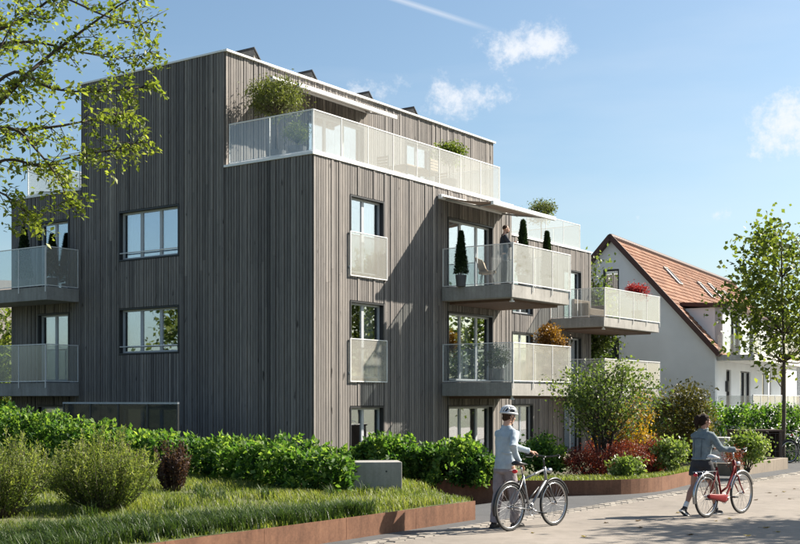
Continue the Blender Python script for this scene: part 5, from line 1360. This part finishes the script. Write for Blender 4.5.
def arm_pts(sh, hd, L1, L2, bend):
    sh = Vector(sh); hd = Vector(hd); d = hd - sh; D = min(d.length, (L1 + L2) * .995); u = d.normalized()
    x = (L1 * L1 - L2 * L2 + D * D) / (2 * D); h = math.sqrt(max(L1 * L1 - x * x, 0)); b = Vector(bend); b = (b - u * b.dot(u)).normalized()
    return sh + u * x + b * h, sh + u * D
def shoe(root, ank, fwd, mat, pitch=0.0, size=1.0):
    f = Vector(fwd).normalized(); a = Vector(ank); up = Vector((0, 0, 1)); f = (f * math.cos(pitch) - up * math.sin(pitch)); u2 = f.cross(Vector((0, 0, 1)).cross(f)).normalized()
    u2 = (up - f * up.dot(f)).normalized(); so = a - u2 * .075
    m = MB(); m.tube([so - f * .075, so - f * .05, so + f * .03, so + f * .10, so + f * .165, so + f * .19], [.030 * size, .038 * size, .040 * size, .046 * size, .040 * size, .022 * size], 12, .5, [1.2, 1.3, 1.15, .85, .7, .6], u2.cross(f))
    m.tube([a + u2 * .01, a - u2 * .05], [.043, .046], 12)
    s = fleshed(m, 'shoe', mat, root, .007, 4)
    sole = MB(); V = []
    prof = [(-.10, .028), (-.06, .04), (.0, .038), (.07, .046), (.14, .046), (.19, .030), (.205, .012)]
    s0 = so - u2 * .032; sd = f.cross(u2)
    pl = [s0 + f * x + sd * y for x, y in prof] + [s0 + f * x - sd * y for x, y in prof[::-1]]
    n = len(pl); sole.add([p for p in pl] + [p + u2 * .022 for p in pl], [tuple(range(n))[::-1], tuple(range(n, 2 * n))] + [(i, (i + 1) % n, n + (i + 1) % n, n + i) for i in range(n)])
    sole.build('sole', 'sock_white' if mat != 'shoe_dark' else 'rubber', s)
    return s

def cyclist_man():
    fwd = MB_RZ; R3 = Matrix.Rotation(fwd, 3, 'Z')
    loc = MB_LOC + R3 @ Vector((.31, .35, 0)); loc.z = 0
    root = thing('person', 'person in pale sweater, grey trousers and bicycle helmet pushing the silver bicycle', 'person', loc, fwd)
    # his frame: x ahead, y left; the bicycle stands at y = -0.40, its rear hub at x = -0.26
    hip = Vector((.0, 0, .93)); chest = Vector((.035, .0, 1.30)); nk = Vector((.055, 0, 1.50)); hc = Vector((.10, 0, 1.655))
    shR = Vector((.03, -.172, 1.405)); shL = Vector((.055, .172, 1.405))
    hR = Vector((-.05, -.31, .985)); hL = Vector((.51, -.08, 1.12))
    eR, wR = arm_pts(shR, hR, .30, .27, (-1, -.4, 0)); eL, wL = arm_pts(shL, hL, .31, .30, (0, .5, -1))
    skin = MB()
    b, ey, pu, li, T, M = head(root, hc, -.30, .20, 'skin_light', None, True)
    skin.v, skin.f, skin.a = b.v, b.f, b.a
    skin.tube([nk - Vector((0, 0, .08)), nk + Vector((0, 0, .02)), hc - Vector((.02, 0, .06))], [.064, .060, .058], 14)
    skin.tube([shR, eR, wR], [.030, .032, .027], 12); skin.tube([shL, eL, wL], [.030, .032, .027], 12)
    skin.tube([chest + Vector((0, 0, .15)), chest, hip], [.10, .12, .11], 14, .5, .7, (0, 1, 0))
    fl_, fr_ = Vector((-.13, .10, .09)), Vector((.14, -.085, .09)); kl, kr = Vector((-.03, .105, .50)), Vector((.115, -.09, .50))
    for hx, kn, an in ((.10, kl, fl_), (-.10, kr, fr_)): skin.tube([hip + Vector((0, hx, 0)), kn, an], [.075, .05, .035], 12)
    skin.tube([shR, chest + Vector((0, 0, .08)), shL], [.030, .06, .030], 12)
    hand(skin, wR, (wR - eR) + Vector((.10, .0, .05)), (0, -.1, -1), .75, 1.0, 1); hand(skin, wL, (wL - eL) + Vector((0, -.05, .02)), (0, 0, -1), 1.6, 1.0, -1)
    fleshed(skin, 'body', 'skin_light', root, .006, 4)
    ey.build('eyes', 'eye_white', root, True); pu.build('pupils', 'eye_dark', root, True); li.build('lips', 'lip', root, True)
    hr = MB(); hr.ell(T(-.022, 0, .030), (.094, .083, .094), M); hr.ell(T(-.055, 0, -.035), (.045, .070, .05), M); fleshed(hr, 'hair', 'hair_brown', root, .008, 3)
    # sweater
    t = MB()
    t.tube([Vector((.0, 0, .88)), Vector((.0, 0, .95)), Vector((.01, 0, 1.08)), Vector((.03, 0, 1.24)), Vector((.038, 0, 1.35)), Vector((.045, 0, 1.42)), Vector((.05, 0, 1.475)), Vector((.055, 0, 1.52))], [.170, .173, .160, .176, .184, .158, .105, .070], 20, .5, [.78, .74, .74, .70, .66, .62, .75, .95], (0, 1, 0))
    t.tube([shL + Vector((0, -.05, .0)), shL, shL.lerp(eL, .5), eL, eL.lerp(wL, .5), wL.lerp(eL, .06)], [.070, .068, .062, .055, .049, .038], 14)
    t.tube([shR + Vector((0, .05, .0)), shR, shR.lerp(eR, .5), eR, eR.lerp(wR, .5), wR.lerp(eR, .06)], [.070, .068, .062, .055, .049, .038], 14)
    for w_, e_ in ((wL, eL), (wR, eR)): t.tube([w_.lerp(e_, .14), w_.lerp(e_, .08), w_.lerp(e_, .04)], [.044, .046, .038], 14)
    rng = np.random.default_rng(5)
    for i in range(6):   # folds round elbow and waist
        z = .98 + i * .05; t.tube([Vector((.10 * math.cos(x), .165 * math.sin(x), z + .02 * math.sin(x * 2 + i))) for x in np.linspace(i, i + 1.6, 6)], [.006, .014, .016, .015, .012, .005], 6)
    for e_, w_, s_ in ((eL, wL, shL), (eR, wR, shR)):
        for i in range(3): c_ = e_.lerp(s_, .12 * i); ax = (w_ - s_).normalized(); sd = ax.cross(Vector((0, 0, 1))).normalized(); u_ = sd.cross(ax); t.tube([c_ + (sd * math.cos(x) + u_ * math.sin(x)) * .058 for x in np.linspace(i * 2, i * 2 + 2.6, 5)], [.004, .011, .012, .010, .004], 6)
    fleshed(t, 'sweater', 'sweater', root, .008, 4, .5, .022)
    # trousers
    t = MB()
    t.tube([Vector((0, 0, .95)), Vector((0, 0, .90)), Vector((0, 0, .84)), Vector((0, 0, .80))], [.150, .156, .162, .12], 18, .5, [.76, .80, .84, .8], (0, 1, 0))
    for hx, kn, an in ((.088, kl, fl_), (-.088, kr, fr_)):
        top = Vector((0, hx, .88)); t.tube([top, top.lerp(kn, .5), kn, kn.lerp(an, .5), an + Vector((0, 0, -.015))], [.102, .090, .074, .070, .070], 14)
        for i in range(4): c_ = kn.lerp(an, .15 + .22 * i); t.tube([c_ + Vector((math.cos(x) * .068, math.sin(x) * .068, .02 * math.sin(x * 2 + i))) for x in np.linspace(i, i + 2.5, 5)], [.004, .012, .013, .011, .004], 6)
    fleshed(t, 'trousers', 'trousers', root, .009, 4, .5, .022)
    shoe(root, fl_ + Vector((0, 0, .012)), (1, .1, 0), 'shoe_dark'); shoe(root, fr_ + Vector((0, 0, .012)), (1, -.05, 0), 'shoe_dark')
    # helmet: ribs over a dark liner
    hm = MB(); nseg = 12
    lin = MB(); lin.ell(T(-.012, 0, .062), (.112, .088, .080), M, 18, 10); he = lin.build('helmet', 'dark_frame', root, True)
    for j in range(-3, 4):
        y0 = j * .030; pts = []; rad = []
        for i in range(nseg):
            w_ = math.radians(-8 + 196 * i / (nseg - 1)); sc = math.sqrt(max(.05, 1 - (y0 / .108) ** 2))
            pts.append(T(-.012 + .138 * sc * math.cos(w_), y0 * (.75 + .25 * math.sin(w_)), .052 + .108 * sc * max(-.12, math.sin(w_)))); rad.append(.0145 - .004 * abs(math.cos(w_)))
        hm.tube(pts, rad, 8)
    rim = [T(-.012 + .138 * math.cos(x), .103 * math.sin(x), .046 + .012 * math.cos(x)) for x in np.linspace(0, 2 * PI, 25)]
    hm.tube(rim, .016, 8); hm.tube([T(.03, .098 * math.sin(x), .052 + .100 * math.cos(x)) for x in np.linspace(-1.5, 1.5, 9)], .011, 8); hm.tube([T(-.07, .09 * math.sin(x), .052 + .095 * math.cos(x)) for x in np.linspace(-1.5, 1.5, 9)], .011, 8)
    hm.build('shell', 'white_plastic', he, True)
    sp = MB()
    for sg in (-1, 1): sp.tube([T(.04, sg * .098, .03), T(.025, sg * .082, -.03), T(.035, sg * .05, -.095), T(.04, 0, -.115)], .005, 6); sp.tube([T(-.05, sg * .09, .03), T(.022, sg * .084, -.035)], .005, 6)
    sp.build('strap', 'black_paint', he, True)
cyclist_man()

def cyclist_woman():
    fwd = WB_RZ; R3 = Matrix.Rotation(fwd, 3, 'Z')
    loc = WB_LOC + R3 @ Vector((.36, .32, 0)); loc.z = 0
    root = thing('person', 'person in denim jacket, dark shorts and ponytail walking with the red bicycle', 'person', loc, fwd)
    hip = Vector((.0, 0, .88)); nk = Vector((.05, 0, 1.405)); hc = Vector((.085, 0, 1.545))
    shL = Vector((.03, .152, 1.315)); shR = Vector((.045, -.152, 1.315))
    hR = Vector((.30, -.46, 1.08)); hL = Vector((.30, -.05, 1.09))
    eR, wR = arm_pts(shR, hR, .28, .25, (0, -.5, -1)); eL, wL = arm_pts(shL, hL, .28, .25, (.1, .6, -1))
    b, ey, pu, li, T, M = head(root, hc, -.55, .05, 'skin_tan', None, False, .222)
    skin = MB(); skin.v, skin.f, skin.a = b.v, b.f, b.a
    skin.tube([nk - Vector((0, 0, .08)), nk + Vector((0, 0, .02)), hc - Vector((.02, 0, .05))], [.052, .047, .046], 14)
    skin.tube([shR, eR, wR], [.028, .029, .024], 12); skin.tube([shL, eL, wL], [.028, .029, .024], 12)
    skin.tube([Vector((.04, 0, 1.36)), Vector((.03, 0, 1.15)), hip], [.09, .10, .12], 14, .5, .7, (0, 1, 0)); skin.tube([shR, Vector((.04, 0, 1.28)), shL], [.028, .055, .028], 12)
    aL, kL = Vector((-.36, .085, .135)), Vector((-.10, .09, .475)); aR, kR = Vector((.30, -.075, .085)), Vector((.19, -.085, .465))
    for hx, kn, an in ((.085, kL, aL), (-.085, kR, aR)):
        tp = hip + Vector((0, hx, -.02)); sh_ = kn.lerp(an, .30) + Vector((-.018, 0, 0))
        skin.tube([tp, tp.lerp(kn, .5), kn, sh_, kn.lerp(an, .7), an], [.086, .073, .052, .055, .037, .031], 14)
    hand(skin, wR, (wR - eR) + Vector((.05, .02, 0)), (0, 0, -1), 1.6, .92, 1); hand(skin, wL, (wL - eL), (0, 0, -1), 1.6, .92, -1)
    fleshed(skin, 'body', 'skin_tan', root, .006, 4)
    ey.build('eyes', 'eye_white', root, True); pu.build('pupils', 'eye_dark', root, True); li.build('lips', 'lip', root, True)
    hr = MB(); hr.ell(T(-.020, 0, .034), (.098, .084, .094), M); hr.ell(T(-.05, 0, -.02), (.055, .072, .065), M)
    for q in range(9):
        w_ = -1.2 + q * .3; hr.tube([T(.055, .07 * math.sin(w_), .07 + .04 * math.cos(w_)), T(-.03, .088 * math.sin(w_), .04 + .092 * math.cos(w_)), T(-.098, .03 * math.sin(w_), .05 + .02 * math.cos(w_))], [.006, .010, .008], 6)
    hr.tube([T(-.080, 0, .075), T(-.128, 0, .075), T(-.155, 0, .02), T(-.150, 0, -.06), T(-.130, 0, -.15)], [.036, .042, .046, .038, .010], 12)
    fleshed(hr, 'hair', 'hair_dark', root, .008, 3)
    t = MB()
    t.tube([Vector((.0, 0, .91)), Vector((.0, 0, .96)), Vector((.0, 0, 1.02)), Vector((.02, 0, 1.16)), Vector((.035, 0, 1.27)), Vector((.04, 0, 1.345)), Vector((.045, 0, 1.385)), Vector((.05, 0, 1.42))], [.158, .166, .164, .170, .172, .146, .096, .070], 20, .5, [.84, .80, .78, .74, .68, .62, .76, .95], (0, 1, 0))
    t.tube([T(-.055, -.055, -.10) * 0 + Vector((.05 + .075 * math.cos(x), .07 * math.sin(x), 1.415 + .012 * math.cos(x))) for x in np.linspace(.4, 2 * PI - .4, 14)], .017, 8)   # collar
    for s_, e_, w_ in ((shL, eL, wL), (shR, eR, wR)):
        t.tube([s_ + Vector((0, -.04 if s_.y > 0 else .04, 0)), s_, s_.lerp(e_, .5), e_, e_.lerp(w_, .5), w_.lerp(e_, .10)], [.068, .072, .064, .058, .052, .043], 14)
        t.tube([w_.lerp(e_, .20), w_.lerp(e_, .08)], [.049, .047], 14)
        for i in range(3): c_ = e_.lerp(s_, .14 * i); ax = (w_ - s_).normalized(); sd = ax.cross(Vector((0, 0, 1))).normalized(); u_ = sd.cross(ax); t.tube([c_ + (sd * math.cos(x) + u_ * math.sin(x)) * .056 for x in np.linspace(i * 2, i * 2 + 2.6, 5)], [.004, .011, .012, .010, .004], 6)
    for i in range(6): z = 1.0 + i * .05; t.tube([Vector((.115 * math.cos(x) + .01, .168 * math.sin(x), z + .025 * math.sin(x * 2 + i))) for x in np.linspace(i * 1.3, i * 1.3 + 1.5, 6)], [.004, .012, .014, .013, .010, .004], 6)
    t.tube([Vector((.0 + .140 * math.cos(x), .166 * math.sin(x), .925)) for x in np.linspace(0, 2 * PI, 24)], .016, 8)
    jk = fleshed(t, 'jacket', 'denim', root, .007, 3, .5, .018)
    sm = MB(); sm.tube([Vector((-.108, y, 1.255 + .015 * math.cos(y * 12))) for y in np.linspace(-.135, .135, 10)], .005, 6)
    for y in (-.075, .075): sm.tube([Vector((-.115, y, 1.25)), Vector((-.118, y * .93, 1.12)), Vector((-.128, y * .85, .96))], .0045, 6)
    sm.build('seam', 'denim_seam', jk, True)
    t = MB(); t.tube([Vector((0, 0, .95)), Vector((0, 0, .88)), Vector((0, 0, .80)), Vector((0, 0, .745))], [.150, .172, .172, .13], 18, .5, [.8, .84, .86, .8], (0, 1, 0))
    for hx, kn in ((.085, kL), (-.085, kR)): tp = hip + Vector((0, hx, -.03)); e_ = tp.lerp(kn, .56); t.tube([tp, tp.lerp(e_, .6), e_], [.108, .114, .116], 16)
    fleshed(t, 'shorts', 'dark_cloth', root, .008, 3, .5, .018)
    for an, kn in ((aL, kL), (aR, kR)): MB().tube([an.lerp(kn, .24), an.lerp(kn, .12), an, an - Vector((0, 0, .02))], [.040, .041, .040, .040], 14).build('sock', 'sock_white', root, True)
    shoe(root, aL + Vector((.0, 0, .0)), (1, 0, 0), 'dark_cloth', .5, .92); shoe(root, aR + Vector((0, 0, .012)), (1, 0, 0), 'dark_cloth', 0, .92)
cyclist_woman()

def balcony_man():
    loc = W(6.36, -2.02, Z2 - .02); rz = ROTZ - math.radians(62)
    root = thing('person', 'person in dark pullover standing at the upper balcony rail with a cup', 'person', loc, rz)
    hip = Vector((0, 0, .93)); nk = Vector((.02, 0, 1.49)); hc = Vector((.05, 0, 1.64)); shL = Vector((.01, .19, 1.43)); shR = Vector((.01, -.19, 1.43))
    hR = Vector((.30, -.04, 1.22)); hL = Vector((.27, .06, 1.18)); eR, wR = arm_pts(shR, hR, .30, .26, (-.2, -1, -.6)); eL, wL = arm_pts(shL, hL, .30, .26, (-.2, 1, -.6))
    b, ey, pu, li, T, M = head(root, hc, .25, .02, None, None, True); skin = MB(); skin.v, skin.f, skin.a = b.v, b.f, b.a
    skin.tube([nk - Vector((0, 0, .08)), hc - Vector((.02, 0, .06))], [.062, .058], 12); skin.tube([shR, eR, wR], [.045, .036, .027], 10); skin.tube([shL, eL, wL], [.045, .036, .027], 10)
    skin.tube([Vector((0, 0, 1.42)), hip], [.11, .11], 12); skin.tube([shR, Vector((.01, 0, 1.40)), shL], [.05, .08, .05], 10)
    for y in (-.1, .1): skin.tube([hip + Vector((0, y, 0)), Vector((.02, y, .5)), Vector((0, y * 1.1, .09))], [.08, .05, .036], 10)
    hand(skin, wR, (.3, .6, .25), (1, 0, .2), .9, 1, -1); hand(skin, wL, (.5, -.5, .2), (-.2, -1, 0), .8, 1, 1)
    fleshed(skin, 'body', 'skin_light', root, .008, 3); ey.build('eyes', 'eye_white', root, True); pu.build('pupils', 'eye_dark', root, True); li.build('lips', 'lip', root, True)
    hr = MB(); hr.ell(T(-.018, 0, .042), (.092, .081, .085), M); hr.ell(T(.03, 0, -.085), (.055, .055, .04), M); fleshed(hr, 'hair', 'hair_brown', root, .009, 3)
    t = MB(); t.tube([Vector((0, 0, .88)), Vector((0, 0, 1.0)), Vector((0, 0, 1.2)), Vector((.01, 0, 1.36)), Vector((.015, 0, 1.45)), Vector((.02, 0, 1.51))], [.17, .172, .185, .195, .16, .072], 18, .5, [.76, .72, .70, .66, .62, .95], (0, 1, 0))
    for s_, e_, w_ in ((shL, eL, wL), (shR, eR, wR)): t.tube([s_, s_.lerp(e_, .5), e_, w_.lerp(e_, .08)], [.076, .066, .056, .040], 12)
    fleshed(t, 'pullover', 'navy_cloth', root, .010, 3)
    t = MB(); t.tube([Vector((0, 0, .98)), Vector((0, 0, .9)), Vector((0, 0, .80))], [.155, .165, .13], 16, .5, .8, (0, 1, 0))
    for y in (-.09, .09): t.tube([Vector((0, y, .88)), Vector((.02, y * 1.05, .5)), Vector((0, y * 1.15, .07))], [.10, .076, .068], 12)
    fleshed(t, 'trousers', 'dark_cloth', root, .011, 3)
    for y in (-.105, .105): shoe(root, (0, y, .098), (1, y, 0), 'shoe_dark')
    c = thing('coffee_cup', 'small white cup held by the person on the upper balcony', 'cup', loc + Matrix.Rotation(rz, 3, 'Z') @ Vector((.375, .03, 1.20)), rz)
    MB().tube([(0, 0, 0), (0, 0, .085), (0, 0, .085), (0, 0, .02)], [.030, .038, .034, .027], 14).build('body', 'cup', c, True); MB().torus((-.045, 0, .045), .022, .005, 14, 6).build('handle', 'cup', c, True)
balcony_man()

# ============================================================ fallen leaves on the street
rng = np.random.default_rng(14)
def fallen_mesh(i):
    m = MB(); n = 9; V = [(0, 0, .004)]
    for k in range(n): w_ = 2 * PI * k / n; r_ = (.050 if k % 2 else .032) * (1 + .2 * math.sin(k * 2.3 + i)); V.append((math.cos(w_) * r_ * 1.25, math.sin(w_) * r_, .006 + .016 * abs(math.sin(w_ * 1.5 + i))))
    m.add(V, [(0, k + 1, (k + 1) % n + 1) for k in range(n)], (.15, .45, .7, .95)[i % 4]); m.tube([(.05, 0, .01), (.11, .01, .006)], .002, 4, .2); return m.mesh('leaf', 'fallen_leaf', recalc=False)
fm = [fallen_mesh(i) for i in range(4)]
spots = [(606, 523), (638, 521), (678, 513), (730, 519), (770, 493), (776, 496), (784, 492), (752, 488), (756, 500), (790, 499), (766, 528), (778, 532), (560, 512), (640, 528), (716, 521), (748, 536), (690, 535), (795, 489), (533, 533), (584, 537)]
for i, (u, v) in enumerate(spots):
    o = bpy.data.objects.new('fallen_leaf', fm[i % 4]); link(o); p = gnd(u, v); o.location = (p.x, p.y, .0); o.rotation_euler = (0, 0, rng.uniform(0, 6)); s_ = rng.uniform(.6, 1.1); o.scale = (s_, s_, s_)
    tag(o, 'curled dry leaf lying on the sunlit street paving', 'leaf', 'fallen leaves on the street')
